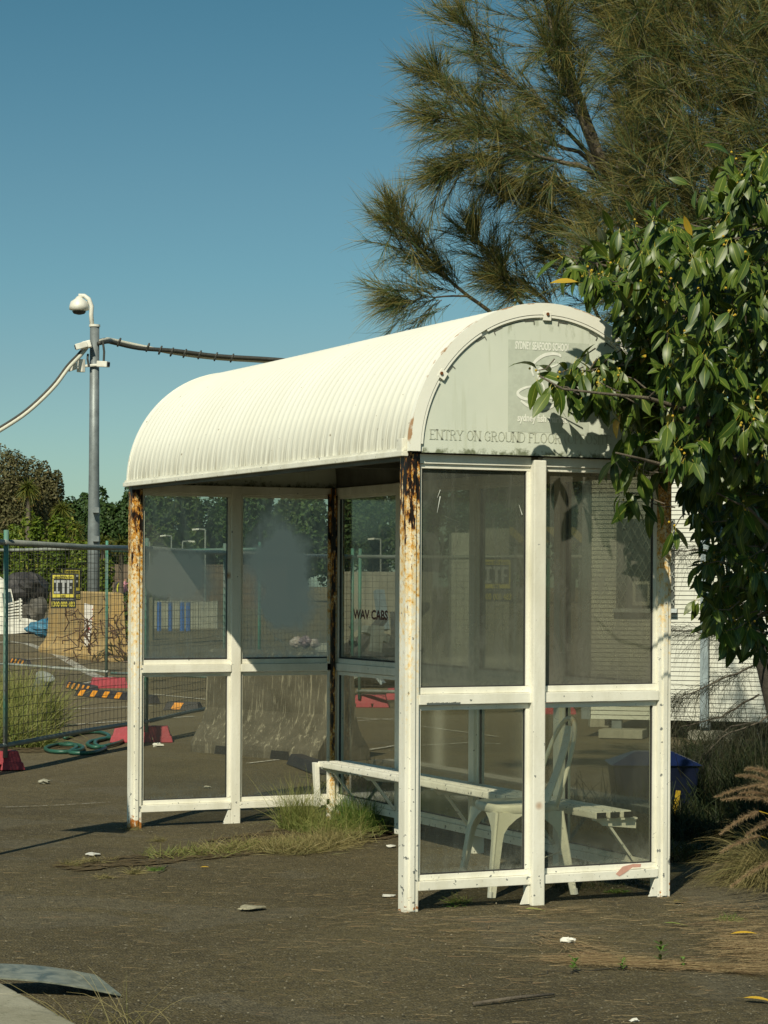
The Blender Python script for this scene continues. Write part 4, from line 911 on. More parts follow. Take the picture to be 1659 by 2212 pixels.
# machine / boat on a trailer at the far left
bd_ = 66; bp = pgd(35, bd_)
t = thing('trailer_boat', 'small white boat with black covered engine and white rail on a trailer', 'boat', bp)
def TP(px, py, dd=0): return pd(px, py, bd_+dd)
def prism(pts, d0, d1, mat, nm):
    k_ = len(pts); V = [TP(x, y, d0) for x, y in pts]+[TP(x, y, d1) for x, y in pts]
    return MB().add(V, [tuple(range(k_)), tuple(range(2*k_-1, k_-1, -1))]+[(i, (i+1) % k_, k_+(i+1) % k_, k_+i) for i in range(k_)]).build(nm, mat, t)
prism([(-60,1378),(-60,1335),(0,1330),(60,1336),(108,1348),(100,1362),(60,1366)], 0, 1.5, M_white, 'hull'); prism([(-60,1270),(24,1272),(30,1300),(36,1332),(-60,1332)], .2, 1.3, M_white, 'cabin'); prism([(-60,1236),(-10,1238),(14,1256),(18,1270),(-60,1270)], .3, 1.2, M_white, 'wheelhouse_roof')
prism([(5,1282),(22,1278),(30,1318),(8,1322)], .15, .19, plain('boat_glass', (.05,.08,.09), None, 3, .2), 'window')
o = lump(TP(60,1270,.7), .55, M_black, 'engine_cover', None, None, (1.1,.8,.75), par=t, seed=3); o = lump(TP(72,1312,.8), .5, M_junk, 'engine', None, None, (.8,.7,.9), par=t, seed=5)
for i in range(6): MB().bar(TP(8, 1336-i*5.5-1), TP(48, 1332-i*7), .05, .05).build('rail', M_white, t)
for px in (12, 43): MB().bar(TP(px,1340), TP(px,1300-(px-12)*.25), .05, .05).build('rail_post', M_white, t)
prism([(-60,1378),(60,1372),(90,1374),(-60,1388)], .1, 1.4, M_dark, 'trailer_frame')
o = lump(pgd(103, 62)+UP*.25, .42, M_tarp, 'blue_tarp', 'crumpled blue tarp on the ground beside the trailer boat', 'tarp', (1.2,.8,.55), seed=8)
slab(138, 150, 1290, 64, .3, M_bluep, 'blue_barrel', 'blue barrel beside the black engine', 'barrel')
# leaning capped bollard
a = pg(60, 1570); t = thing('pipe_bollard', 'leaning grey pipe bollard with a pale cap in the long grass', 'bollard', a)
d_ = (RT*.25-FW*.28+UP*.62).normalized(); MB().tube([a, a+d_*.62], .098, 18).build('pipe', M_grey_metal, t, smooth=False); MB().tube([a+d_*.62, a+d_*.635], .101, 18).build('cap', M_pale_pipe, t)
# hose
H0 = [(140,1598),(170,1588),(210,1585),(235,1592),(225,1600),(195,1606),(190,1614),(215,1618),(262,1606),(255,1598),(215,1601),(205,1609),(212,1616),(228,1620),(205,1629),(180,1631),(150,1629),(165,1618),(150,1610),(118,1613),(98,1620),(110,1627),(150,1628),(178,1622),(170,1614),(130,1612),(115,1604)]
P = [pg(*q)+UP*.018 for q in H0]; Q = []
for i in range(len(P)-1):
    p0, p1, p2, p3 = P[max(i-1,0)], P[i], P[i+1], P[min(i+2, len(P)-1)]
    for u_ in (0, .25, .5, .75): Q.append(.5*((2*p1)+(p2-p0)*u_+(2*p0-5*p1+4*p2-p3)*u_*u_+(3*p1-p0-3*p2+p3)*u_**3))
tag(MB().tube(Q, .018, 8).build('garden_hose', plain('green_hose', (.025,.10,.065), (.02,.07,.05), 8, .4), None, smooth=True), 'coiled green hose lying on the asphalt by the mesh fence', 'hose')
# sign leaning outside the frame on the left whose shadow crosses the asphalt
def shadow_src(px, py, h):      # the point at height h whose shadow falls on that ground point
    g_ = pg(px, py); return g_-SD*(h/(-SD.z))
a = shadow_src(345, 1765, 1.0)
# ------------------------------------------------------------------ kerb and sheet of acrylic, bottom left
k0 = pg(-60, 2118); k1 = pg(112, 2214); ku = (k1-k0).normalized(); kn = Vector((ku.y, -ku.x, 0))
if kn.dot(RT) > 0: kn = -kn
M_kerb = conc('kerb_concrete', (.30,.29,.22), (.22,.21,.15), (.14,.14,.09), .7)
for i, nm in enumerate(range(3)):
    a = k0+ku*(-1.2+i*.9)+UP*0; b = a+ku*.892
    o = MB().hexa([a-UP*.05, b-UP*.05, b+kn*.4-UP*.05, a+kn*.4-UP*.05], [a+UP*.05, b+UP*.05, b+kn*.4+UP*.05, a+kn*.4+UP*.05]).build('kerb', M_kerb, None, bevel=.012); tag(o, kind='structure')
p0 = pg(262, 2151); p1 = pg(208, 2108, .02); q0 = pd(-30, 2112, 8.62); q1 = pd(-30, 2083, 8.78)
def sheet_mat():
    m = N('acrylic_sheet'); v = m.co(); wv = m.noise(m.co('Object', (3,3,3)), 3, 4, .6, 2)
    c = m.mix(m.ramp(wv, (.35, 0), (.5, .6), (.62, 1)), (.07,.085,.07), (.22,.23,.18)); return m.done(m.pbr(c, .28, 0, .4))
n_s = 8; mb = MB(); V = []
for i in range(n_s+1):
    s = i/n_s; a = p0.lerp(q0, s); b = p1.lerp(q1, s); bow = .012*math.sin(math.pi*s); V += [a+UP*(bow+.004), b+UP*(bow+.004), b+UP*(bow-.002), a+UP*(bow-.002)]
F = []
for i in range(n_s):
    for k_ in range(4): F.append((i*4+k_, i*4+(k_+1) % 4, (i+1)*4+(k_+1) % 4, (i+1)*4+k_))
tag(MB().add(V, F+[(0,1,2,3),(n_s*4+3,n_s*4+2,n_s*4+1,n_s*4)]).build('acrylic_sheet', sheet_mat(), None, origin=p0), 'bent smoky plastic sheet propped above the ground beside the kerb', 'plastic sheet')
pit = [pg(-40,2123,.001), pg(100,2126,.001), pg(255,2152,.001), pg(62,2163,.001), pg(-40,2150,.001)]
# ------------------------------------------------------------------ foliage helpers
def ribbons(P, D, Ln, wd, droop, seg=3, flat=None):
    """curved tapering blades: P base, D unit direction, Ln length, wd width, droop downward bend (arrays)"""
    n_ = len(P); t = np.linspace(0, 1, seg+1); V = np.zeros((n_, seg+1, 2, 3), dtype=np.float32)
    ref = rng.normal(size=(n_, 3)) if flat is None else flat
    sd = np.cross(D, ref); sd /= np.linalg.norm(sd, axis=1, keepdims=True)+1e-9
    for k_, tt in enumerate(t):
        c_ = P+D*(Ln*tt)[:, None]; c_[:, 2] -= droop*Ln*tt**2
        ww = wd*(1-tt*.8)/2
        V[:, k_, 0] = c_-sd*ww[:, None]; V[:, k_, 1] = c_+sd*ww[:, None]
    idx = np.arange(n_)[:, None]*(seg+1)*2; F = []
    for k_ in range(seg):
        F.append(np.concatenate([idx+2*k_, idx+2*k_+1, idx+2*k_+3, idx+2*k_+2], axis=1))
    F = np.stack(F, axis=1).reshape(-1, 4)
    r_ = rng.random(n_); uv = np.zeros((n_, seg+1, 2, 2), dtype=np.float32); uv[..., 1] = t[None, :, None]; uv[..., 0] = r_[:, None, None]
    return V.reshape(-1, 3), F, uv.reshape(-1, 2)
def blade_mat(name, base, tip, var, rough=.6, tr=.25):
    m = N(name); uvn = m.n('UVMap'); u_, v_, _ = m.sep(uvn.outputs[0])
    c = m.mix(m.mr(v_, .35, 1), base, tip); c = m.mix(m.math('MULTIPLY', m.mr(u_, .5, 1), .8), c, var)
    p = m.pbr(c, rough, 0, .3); tl = m.n('BsdfTranslucent'); m.l(c, tl.inputs[0]); s = m.n('MixShader'); s.inputs[0].default_value = tr; m.l(p, s.inputs[1]); m.l(tl.outputs[0], s.inputs[2])
    return m.done(s.outputs[0])
def v2a(v): return np.array([v.x, v.y, v.z])
aFW, aRT, aUP = v2a(FW), v2a(RT), v2a(UP)
def inpoly(x, y, poly):
    r_ = False; j = len(poly)-1
    for i in range(len(poly)):
        xi, yi = poly[i]; xj, yj = poly[j]
        if (yi > y) != (yj > y) and x < (xj-xi)*(y-yi)/(yj-yi)+xi: r_ = not r_
        j = i
    return r_
M_bark = plain('bark', (.15,.125,.09), (.09,.075,.055), 20, .9, bump=.8)
M_barkd = plain('bark_dark', (.07,.06,.045), (.045,.04,.03), 20, .9, bump=.8)
# ------------------------------------------------------------------ she-oak behind the shelter
M_needle = blade_mat('sheoak_needles', (.052,.098,.034), (.30,.25,.07), (.32,.23,.06), .5, .25)
D0 = 15.6
tb = pgd(1690, 16.6); oak = thing('sheoak_tree', 'feathery olive she-oak tree rising behind the shelter roof', 'tree', tb)
limbs = []
def limb(pts, r0, r1, dd=0, name='branch', jit=True):
    P = [pd(x, y, D0+d) for (x, y, d) in pts]; Q = []
    for i in range(len(P)-1):
        p0, p1, p2, p3 = P[max(i-1,0)], P[i], P[i+1], P[min(i+2, len(P)-1)]
        for u_ in (0, .25, .5, .75): Q.append(.5*((2*p1)+(p2-p0)*u_+(2*p0-5*p1+4*p2-p3)*u_*u_+(3*p1-p0-3*p2+p3)*u_**3)+Vector((random.gauss(0,.004),random.gauss(0,.004),random.gauss(0,.004))))
    Q.append(P[-1]); m_ = len(Q); rd = [r0+(r1-r0)*i/(m_-1) for i in range(m_)]
    MB().tube(Q, rd, 8).build(name, M_bark, oak, smooth=True); limbs.append((Q, r1)); return Q
P = [tb, tb.lerp(pd(1640,1400,D0+1.2), .5)+RT*.05, pd(1640,1400,D0+1.0), pd(1600,1000,D0+.6), pd(1500,700,D0+.3), pd(1400,500,D0), pd(1330,400,D0)]
MB().tube(P, [.07,.06,.05,.05,.05,.048,.04], 10).build('trunk', M_barkd, oak, smooth=True)
trunkQ = P
limb([(1330,400,0),(1300,345,0),(1262,240,.1),(1235,160,.1),(1215,60,.1),(1200,-60,.1)], .034, .012)
limb([(1318,385,0),(1285,330,-.2),(1245,230,-.3),(1225,150,-.3),(1200,90,-.4),(1170,-20,-.4)], .026, .008)
limb([(1300,365,0),(1240,300,.2),(1160,225,.3),(1075,143,.3),(1010,60,.3)], .017, .005)
limb([(1310,380,0),(1250,330,.1),(1192,313,.2),(1120,290,.3),(1030,240,.3),(950,170,.3)], .017, .004)
limb([(1330,420,0),(1270,365,-.2),(1190,345,-.3),(1110,315,-.3),(1040,280,-.3),(960,255,-.3)], .02, .004)
limb([(1190,345,-.3),(1110,340,-.2),(1040,350,-.2),(980,365,-.2)], .01, .003)
limb([(1400,520,0),(1330,480,.1),(1260,430,.1),(1190,400,.1),(1120,400,.1)], .02, .004)
limb([(1420,640,.1),(1330,560,.1),(1250,500,.1),(1180,470,.1)], .02, .004)
limb([(1150,760,.5),(1054,670,.4),(980,616,.3),(930,560,.3),(884,521,.2),(860,480,.2)], .016, .004)
limb([(1200,760,.4),(1118,643,.3),(1065,568,.2),(1030,510,.2)], .016, .004)
limb([(1010,640,.3),(940,640,.3),(880,650,.3)], .008, .003)
limb([(1250,740,.4),(1190,660,.3),(1140,620,.3),(1100,600,.3)], .014, .004)
limb([(1300,700,.3),(1260,620,.2),(1210,560,.2)], .014, .004)
limb([(1500,700,.3),(1490,500,.2),(1470,300,.2),(1440,120,.2),(1420,-40,.2)], .05, .015)
limb([(1480,420,.2),(1540,300,.1),(1600,180,.1),(1640,60,.1),(1660,-40,.1)], .03, .01)
limb([(1600,900,.6),(1660,600,.4),(1720,300,.3),(1760,0,.3)], .06, .02)
limb([(1450,220,.2),(1380,150,.2),(1330,60,.2),(1300,-40,.2)], .02, .008)
tops = limb([(1330,400,0),(1360,260,.3),(1370,120,.4),(1390,-60,.4)], .03, .01)
# low drooping boughs before the building
for pts in ([(1640,1430,.6),(1590,1455,.2),(1530,1480,0),(1485,1500,-.1),(1450,1515,-.1)], [(1640,1240,.6),(1580,1195,.3),(1500,1188,0),(1440,1190,-.1)], [(1640,1330,.6),(1560,1370,.2),(1500,1365,0),(1440,1360,0)],
            [(1650,1560,.6),(1580,1570,.2),(1540,1610,0),(1500,1660,-.2)], [(1700,1500,.4),(1640,1560,.2),(1560,1590,0),(1520,1640,-.1)], [(1640,1500,.6),(1570,1540,.5),(1520,1560,.4),(1470,1570,.3)]): limb(pts, .008, .002)
# sprays: (point, direction, length) -> needles
sprays = []
def rdir(a, b, sp):      # direction in the picture plane (right, up) plus scatter in depth
    v_ = aRT*a+aUP*b+rng.normal(size=3)*sp; return v_/np.linalg.norm(v_)
for Q, r1 in limbs[:15]+limbs[15:18]:
    m_ = len(Q)
    for i in range(int(m_*.35), m_):
        d = v2a(Q[min(i+1, m_-1)]-Q[max(i-1, 0)]); d /= np.linalg.norm(d)+1e-9
        for _ in range(5): sprays.append((v2a(Q[i])+rng.normal(size=3)*.03, (lambda q: q/np.linalg.norm(q))(d+rng.normal(size=3)*.55), random.uniform(.12,.34)))
    d = v2a(Q[-1]-Q[-2]); d /= np.linalg.norm(d)+1e-9
    for _ in range(9): sprays.append((v2a(Q[-1]), (lambda q: q/np.linalg.norm(q))(d+rng.normal(size=3)*.3), random.uniform(.08,.20)))
OAK = [(1010,-80),(1010,60),(985,150),(1010,300),(1060,420),(1120,480),(1170,560),(1220,640),(1300,700),(1420,740),(1560,760),(1800,800),(1800,-80)]
OAKD = [(1290,-80),(1330,140),(1370,240),(1340,420),(1290,520),(1330,640),(1420,740),(1800,800),(1800,-80)]
HOLE = [(1075,60),(1130,110),(1190,250),(1290,360),(1230,400),(1130,380),(1060,330),(1050,300),(1150,300),(1120,220),(1070,150)]
def fill(poly, cnt, dmin, dmax, a, b, excl=None, ln=(.15,.4)):
    c_ = 0; xs_ = [p[0] for p in poly]; ys_ = [p[1] for p in poly]
    while c_ < cnt:
        x, y = random.uniform(min(xs_), max(xs_)), random.uniform(min(ys_), max(ys_))
        if not inpoly(x, y, poly) or (excl and inpoly(x, y, excl) and random.random() < .85): continue
        sprays.append((v2a(pd(x, y, D0+random.uniform(dmin, dmax))), rdir(a, b, .35), random.uniform(*ln))); c_ += 1
fill(OAK, 240, -.5, .9, -.8, .35, HOLE); fill(OAKD, 1900, -.9, 1.6, -.45, .45)
NP, ND, NL, NDr = [], [], [], []; tw = MB()
for p, d, ln in sprays:
    e = p+d*ln; k_ = int(18+ln*95)
    tw.tube([Vector(p), Vector(p+d*ln*.5+rng.normal(size=3)*.006), Vector(e)], [.0026, .002, .001], 4, cap=False)
    tt = rng.random(k_)**.8; bp_ = p[None]+d[None]*(ln*tt)[:, None]
    q = d[None]*.9+rng.normal(size=(k_, 3))*.34; q[:, 2] += .02; q /= np.linalg.norm(q, axis=1, keepdims=True)
    NP.append(bp_); ND.append(q); NL.append(rng.uniform(.12, .27, k_)); NDr.append(rng.uniform(-.15, .40, k_))
tag(tw.build('twigs', M_bark, oak), kind='stuff')
NP, ND, NL, NDr = map(np.concatenate, (NP, ND, NL, NDr))
V, F, UV = ribbons(NP, ND, NL, np.full(len(NP), .0036), NDr, 3)
tag(np_mesh('needle_foliage', V, F, M_needle, oak, UV), kind='stuff')
print('needles', len(NP))
# drooping sprays on the low boughs
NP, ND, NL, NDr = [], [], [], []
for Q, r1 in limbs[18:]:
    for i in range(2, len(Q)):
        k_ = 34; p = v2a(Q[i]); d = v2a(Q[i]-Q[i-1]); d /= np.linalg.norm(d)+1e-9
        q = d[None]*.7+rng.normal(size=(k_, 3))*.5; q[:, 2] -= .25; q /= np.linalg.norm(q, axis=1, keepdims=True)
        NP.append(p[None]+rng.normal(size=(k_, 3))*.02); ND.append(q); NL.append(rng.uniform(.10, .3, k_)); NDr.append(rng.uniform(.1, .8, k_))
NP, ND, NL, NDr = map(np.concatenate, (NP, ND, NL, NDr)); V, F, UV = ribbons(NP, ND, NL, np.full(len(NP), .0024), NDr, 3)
tag(np_mesh('drooping_needles', V, F, blade_mat('shaded_needles', (.035,.04,.022), (.07,.06,.03), (.05,.045,.025), .6, .15), oak, UV), kind='stuff')  # darker copy of the needle colours, with the boughs' shade put into them
# ------------------------------------------------------------------ rubber fig at the right
def leaf_mat():
    m = N('fig_leaf'); uvn = m.n('UVMap'); u_, v_, _ = m.sep(uvn.outputs[0])
    oi = m.n('ObjectInfo'); ge = m.n('NewGeometry')
    rnd = m.math('FRACT', m.math('ADD', m.math('MULTIPLY', oi.outputs['Random'], 7.3), ge.outputs['Random Per Island']))
    c = m.mix(rnd, (.032,.070,.008), (.080,.122,.013)); 
    c = m.mix(m.math('GREATER_THAN', rnd, .995), c, (.45,.30,.03))
    rib = m.math('LESS_THAN', m.math('ABSOLUTE', v_), .07); c = m.mix(m.math('MULTIPLY', rib, .8), c, (.24,.27,.05))
    c = m.mix(m.math('LESS_THAN', u_, .03), c, (.42,.36,.05))
    sp_ = m.noise(m.co(), 60, 3); c = m.mix(m.ramp(sp_, (.72, 0), (.76, .7)), c, (.08,.045,.02))
    p = m.pbr(c, .42, 0, .45); tl = m.n('BsdfTranslucent'); c2 = m.mix(1.0, c, (1.3,1.2,.4), 'MULTIPLY'); m.l(c2, tl.inputs[0]); s = m.n('MixShader'); s.inputs[0].default_value = .13; m.l(p, s.inputs[1]); m.l(tl.outputs[0], s.inputs[2])
    return m.done(s.outputs[0])
M_leaf = leaf_mat()
def leaf_geo(curl, wd=.17, fold=.10):
    """leaf with petiole along +X, unit length; returns verts, faces, uv"""
    st_ = [(-.22,.006),(-.08,.006),(.0,.008),(.07,.05),(.2,.125),(.38,wd),(.58,wd*.96),(.78,.11),(.92,.045),(1.0,.004)]
    V = []; U = []; F = []
    for i, (t, w_) in enumerate(st_):
        tt = max(t, 0); z = -curl*tt**2; x = t-curl*.25*tt**3
        for sdd in (-1, 0, 1): V.append((x+.22, sdd*w_, z+abs(sdd)*w_*fold*2.2)); U.append((tt, sdd))
    for i in range(len(st_)-1):
        for k_ in range(2): F.append((i*3+k_, i*3+k_+1, (i+1)*3+k_+1, (i+1)*3+k_))
    return np.array(V), np.array(F), np.array(U, dtype=np.float32)
LG = [leaf_geo(.12), leaf_geo(.35, .16), leaf_geo(.6, .15, .2), leaf_geo(.22, .19, .05)]
LM = []
for gv, gf, gu in LG:
    me = bpy.data.meshes.new('leaf'); me.from_pydata([tuple(v) for v in gv], [], [tuple(int(a) for a in f) for f in gf]); ul = me.uv_layers.new(name='UVMap')
    li = [l.vertex_index for l in me.loops]; ul.data.foreach_set('uv', gu[li].ravel()); me.materials.append(M_leaf); me.polygons.foreach_set('use_smooth', [True]*len(me.polygons)); LM.append(me)
fb = pgd(1800, 11.8); fig = thing('fig_tree', 'glossy broad-leaved fig tree overhanging the right end of the shelter', 'tree', fb)
def fdepth(x, y):
    if x < 1440 and y > 640:
        r = ray(x, y); base = (-.10-CAM.y)/r.y; return base-random.uniform(.10, .42)
    return None
FIG = [(1800,260),(1659,305),(1600,345),(1545,400),(1500,395),(1540,470),(1480,500),(1430,470),(1380,480),(1300,500),(1245,545),(1215,560),(1260,620),(1270,680),(1330,715),(1300,750),(1250,770),(1200,795),(1190,830),(1240,860),(1290,880),(1340,930),(1330,975),(1400,990),(1440,1010),(1480,1080),(1500,1200),(1490,1290),(1530,1330),(1545,1390),(1600,1400),(1659,1420),(1800,1440)]
clusters = []     # (pos, outward dir, n leaves)
tries = 0; want = 1050
while len(clusters) < want:
    x, y = random.uniform(1200, 1790), random.uniform(280, 1430)
    if not inpoly(x, y, FIG): continue
    if y > 1000 and random.random() < .25: continue
    if x < 1430 and 620 < y < 1010 and not (inpoly(x-75, y, FIG) and inpoly(x-40, y+60, FIG) and inpoly(x-40, y-50, FIG)): continue
    if not inpoly(x-22, y, FIG): continue
    d = fdepth(x, y)
    if d is None:
        if y < 1000: d = 10.85+random.uniform(-.85, 1.6)
        else: d = 12.0+random.uniform(-.8, 1.5)
    clusters.append((pd(x, y, d), random.randint(6, 9), 1.0 if x < 1700 else .9))
# hand-placed sprigs: over the sign and the post
for (x, y, n_) in ((1160,800,3),(1190,815,4),(1222,815,5),(1250,775,4),(1275,800,6),(1310,800,6),(1345,820,8),(1390,830,8),(1245,820,6),(1270,845,7),(1295,825,7),(1320,850,8),(1355,790,7),(1375,860,8),(1300,770,6),(1330,745,6),(1405,790,8),(1360,925,6),(1390,960,6),(1200,835,4),(1230,840,5),(1255,800,5),(1280,825,6),(1305,845,6),(1335,790,7),(1365,825,7),(1340,870,6),(1400,925,6),(1420,870,7),(1240,560,6),(1215,548,3),(1330,985,5),(1375,1010,6),(1430,1005,5),(1450,960,6),(1515,395,5),(1575,340,5),(1545,1010,5),(1610,1095,5),(1600,1120,5),(1460,1135,3)):
    d = fdepth(x, y); clusters.append((pd(x, y, d if d else 10.7), n_, 1.22))
for (x, y) in ((1375,1075),(1350,1065),(1400,1085)):
    r = ray(x, y); clusters.append((CAM+r*((-.22-CAM.y)/r.y), 4, 1.25))
leaves = []
for (p, n_, sc) in clusters:
    ph0 = random.random()*6.28
    for k_ in range(n_):
        a = ph0+k_*2.4; out = v2a(-FW)*.55*(.6+random.random())+aRT*math.cos(a)*.8-aRT*.2+v2a(FW)*.5*math.sin(a)*.9
        out = out/np.linalg.norm(out); d = out*random.uniform(.25, .65)+aUP*(random.uniform(-1.0, -.25) if random.random() < .78 else random.uniform(-.1, .6)); d /= np.linalg.norm(d)
        up_ = aUP*.8-aFW*.35+rng.normal(size=3)*.35; sd = np.cross(up_, d); sd /= np.linalg.norm(sd)+1e-9; nn = np.cross(d, sd)
        L_ = random.uniform(.078, .138)*sc/1.0; leaves.append((v2a(p)+rng.normal(size=3)*.018, d, sd, nn, L_, random.randrange(4)))
def score(lf):
    q = Vector(lf[0])-CAM; dz = q.dot(FW); x = IW/2+q.dot(RT)/dz*FPX; y = PY0-q.z/dz*FPX
    return dz+(0 if (-10 < x < 1665 and y < 1450) else 50)+random.random()*.2
leaves.sort(key=score)
for i, (p, d, sd, nn, L_, k_) in enumerate(leaves[:300]):
    o = bpy.data.objects.new('leaf', LM[k_]); COL.objects.link(o); o.parent = fig
    R_ = Matrix(((d[0], sd[0], nn[0]), (d[1], sd[1], nn[1]), (d[2], sd[2], nn[2]))).to_4x4()
    o.matrix_local = Matrix.Translation(Vector(p)-fb) @ R_ @ Matrix.Scale(L_*1.0, 4)
VV, FF, UU = [], [], []; c0 = 0
for (p, d, sd, nn, L_, k_) in leaves[300:]:
    gv, gf, gu = LG[k_]; R_ = np.stack([d, sd, nn]); VV.append(p+(gv*L_) @ R_); FF.append(gf+c0); UU.append(gu); c0 += len(gv)
tag(np_mesh('foliage', np.concatenate(VV), np.concatenate(FF), M_leaf, fig, np.concatenate(UU)), kind='stuff')
print('leaves', len(leaves))
# fig limbs: twigs lead back from each cluster to boughs
boughs = [[(1800,1200,11.8),(1690,1000,11.4),(1615,935,11.0),(1553,925,10.8),(1478,884,10.5),(1400,860,10.35),(1300,850,10.2),(1215,840,10.15),(1165,812,10.15)],
          [(1800,900,11.6),(1700,760,11.2),(1600,700,11.0),(1480,640,10.8),(1380,590,10.7),(1290,570,10.6),(1235,553,10.6)],
          [(1800,600,11.4),(1700,480,11.1),(1620,430,10.9),(1560,420,10.8)], [(1800,1300,11.8),(1700,1180,11.4),(1620,1100,11.0),(1540,1060,10.9)], [(1690,1000,11.4),(1560,990,10.9),(1450,1010,10.6),(1380,990,10.4),(1330,978,10.3)]]
bp2 = []
for pts in boughs:
    P = [pd(*q) for q in pts]; m_ = len(P); MB().tube(P, [.004+.026*(1-i/(m_-1))**1.8 for i in range(m_)], 8).build('branch', M_bark, fig, smooth=True)
    for a, b in zip(P[:-1], P[1:]):
        for s in (0, .33, .66): bp2.append(a.lerp(b, s))
tw = MB()
for (p, n_, sc) in clusters:
    q = min(bp2, key=lambda z: (z-p).length); v_ = q-p
    if v_.length > .2: v_ = v_.normalized()*(.09 if p.z < 3.1 else .2)+RT*.05-UP*.03
    tw.tube([p, p+v_*.5+UP*random.uniform(-.03,.02), p+v_], [.0022, .003, .0038], 5, cap=False)
tag(tw.build('twigs', M_bark, fig), kind='stuff')
M_figf = plain('fig_fruit', (.55,.36,.03), (.4,.28,.03), 10, .5); mb = MB()
for (p, n_, sc) in clusters[::2]:
    for _ in range(2): c = p+Vector(rng.normal(size=3)*.02); mb.lathe(c, [(.002,-.006),(.006,-.002),(.006,.002),(.002,.006)], 6)
tag(mb.build('fruit', M_figf, fig), kind='stuff')
MB().tube([fb, fb+UP*.9-RT*.05, pd(1800,1200,11.8), pd(1800,900,11.6), pd(1800,600,11.4)], [.16,.14,.12,.09,.06], 10).build('trunk', M_barkd, fig, smooth=True)
# ------------------------------------------------------------------ far trees
def crown_mat(name, c1, c2, c3):
    m = N(name); uvn = m.n('UVMap'); u_, v_, _ = m.sep(uvn.outputs[0]); c = m.mix(u_, c1, c2); c = m.mix(m.math('GREATER_THAN', v_, .93), c, c3)
    p = m.pbr(c, .6, 0, .3); tl = m.n('BsdfTranslucent'); m.l(c, tl.inputs[0]); s = m.n('MixShader'); s.inputs[0].default_value = .25; m.l(p, s.inputs[1]); m.l(tl.outputs[0], s.inputs[2]); return m.done(s.outputs[0])
M_c_euc = crown_mat('gum_crown', (.075,.080,.030), (.14,.125,.05), (.20,.16,.08)); M_c_dark = crown_mat('dark_crown', (.028,.062,.018), (.060,.105,.026), (.09,.14,.03)); M_c_shrub = crown_mat('lime_shrub', (.06,.11,.008), (.13,.17,.012), (.26,.27,.05))
M_c_palm = crown_mat('palm_fronds', (.06,.09,.012), (.12,.13,.02), (.25,.17,.03)); M_c_mid = crown_mat('mid_crown', (.045,.08,.018), (.085,.125,.03), (.13,.15,.04))
def crown(c, rx, rz, n, leaf, mat, par, blobs=16, seed=0, low=.0):
    if leaf > .2: n = int(n*2.6); leaf *= .52
    r_ = np.random.default_rng(seed); B = r_.normal(size=(blobs, 3)); B /= np.linalg.norm(B, axis=1, keepdims=True); B *= r_.uniform(.35, .8, (blobs, 1)); B[:, 2] = np.where(B[:, 2] < -low-.5, -.4, B[:, 2])
    br = r_.uniform(.22, .42, blobs); k_ = r_.integers(0, blobs, n); q = r_.normal(size=(n, 3)); q /= np.linalg.norm(q, axis=1, keepdims=True)
    rr = br[k_]*r_.uniform(.7, 1.05, n)**.6; P_ = (B[k_]+q*rr[:, None])*np.array([rx, rx, rz])+v2a(c)
    nn = q+r_.normal(size=(n, 3))*.6; nn[:, 2] += .35; nn /= np.linalg.norm(nn, axis=1, keepdims=True)
    a = np.cross(nn, r_.normal(size=(n, 3))); a /= np.linalg.norm(a, axis=1, keepdims=True); b = np.cross(nn, a); s_ = leaf*r_.uniform(.5, 1.2, n)[:, None]
    V = np.stack([P_-a*s_, P_-b*s_*.55, P_+a*s_, P_+b*s_*.55], axis=1).reshape(-1, 3); F = np.arange(n*4).reshape(-1, 4)
    uv = np.repeat(np.stack([r_.random(n)*.6+.4*(br[k_]-.22)/.2, r_.random(n)], axis=1), 4, axis=0)
    return np_mesh('crown', V, F, mat, par, uv)
def tree(px, ytop, d, wpx, lab, mat, n=2500, leaf=.3, hfrac=.75, seed=0, blobs=16, ybase=None, grp='trees on the skyline beyond the fence', name='tree'):
    p = pgd(px, d); k_ = d/FPX; zt = CAM.z-(ytop-PY0)*k_; rx = wpx*k_/2; zb0 = zt*(1-hfrac); rz = (zt-zb0)/2
    t = thing(name, lab, 'tree' if name != 'shrub' else 'shrub', p, grp); crown(p+UP*(zb0+rz), rx*1.12, rz*1.08, n, leaf, mat, t, blobs, seed)
    MB().tube([p, p+UP*(zb0+rz)*.6+RT*.2, p+UP*(zb0+rz*1.3)], [.035*zt, .025*zt, .01*zt], 8).build('trunk', M_barkd, t); return t
tree(10, 985, 150, 200, 'olive gum tree at the left edge, tallest on the skyline', M_c_euc, 15000, .25, .92, 1, 44)
tree(95, 1005, 155, 110, 'olive gum tree with a rounded top between the palms', M_c_euc, 10000, .25, .92, 2, 36)
tree(-60, 1010, 150, 120, 'gum tree partly cut by the left edge', M_c_euc, 4000, .25, .9, 3)
DK = [(180,1050,118,170), (245,1040,124,170), (300,1042,130,170), (370,1035,150,170), (450,1040,150,175), (540,1030,150,170), (630,1035,140,175), (720,1000,150,170), (820,985,150,175), (920,950,150,170), (1030,940,150,175), (1130,930,150,170), (1230,930,150,175)]
LB = ['dark fig tree left of the grey pole', 'dark dense tree directly behind the grey pole', 'dark dense tree right of the grey pole, against the roof end', 'dark tree at the left of the left far pane', 'dark tree at the right of the left far pane', 'dark tree behind the fogged far pane', 'dark tree at the right of the fogged pane', 'dark tree behind the rear corner post', 'dark tree above the maroon lettering', 'dark tree behind the near corner post', 'dark tree in the near left glass', 'dark tree behind the near middle post', 'dark tree behind the near right glass']
for i, (x, y, wv, d) in enumerate(DK): tree(x, y, d, wv, LB[i], M_c_dark if i % 3 else M_c_mid if i > 2 else M_c_dark, 4200 if i < 8 else 3600, .38, .97, 20+i, 22)
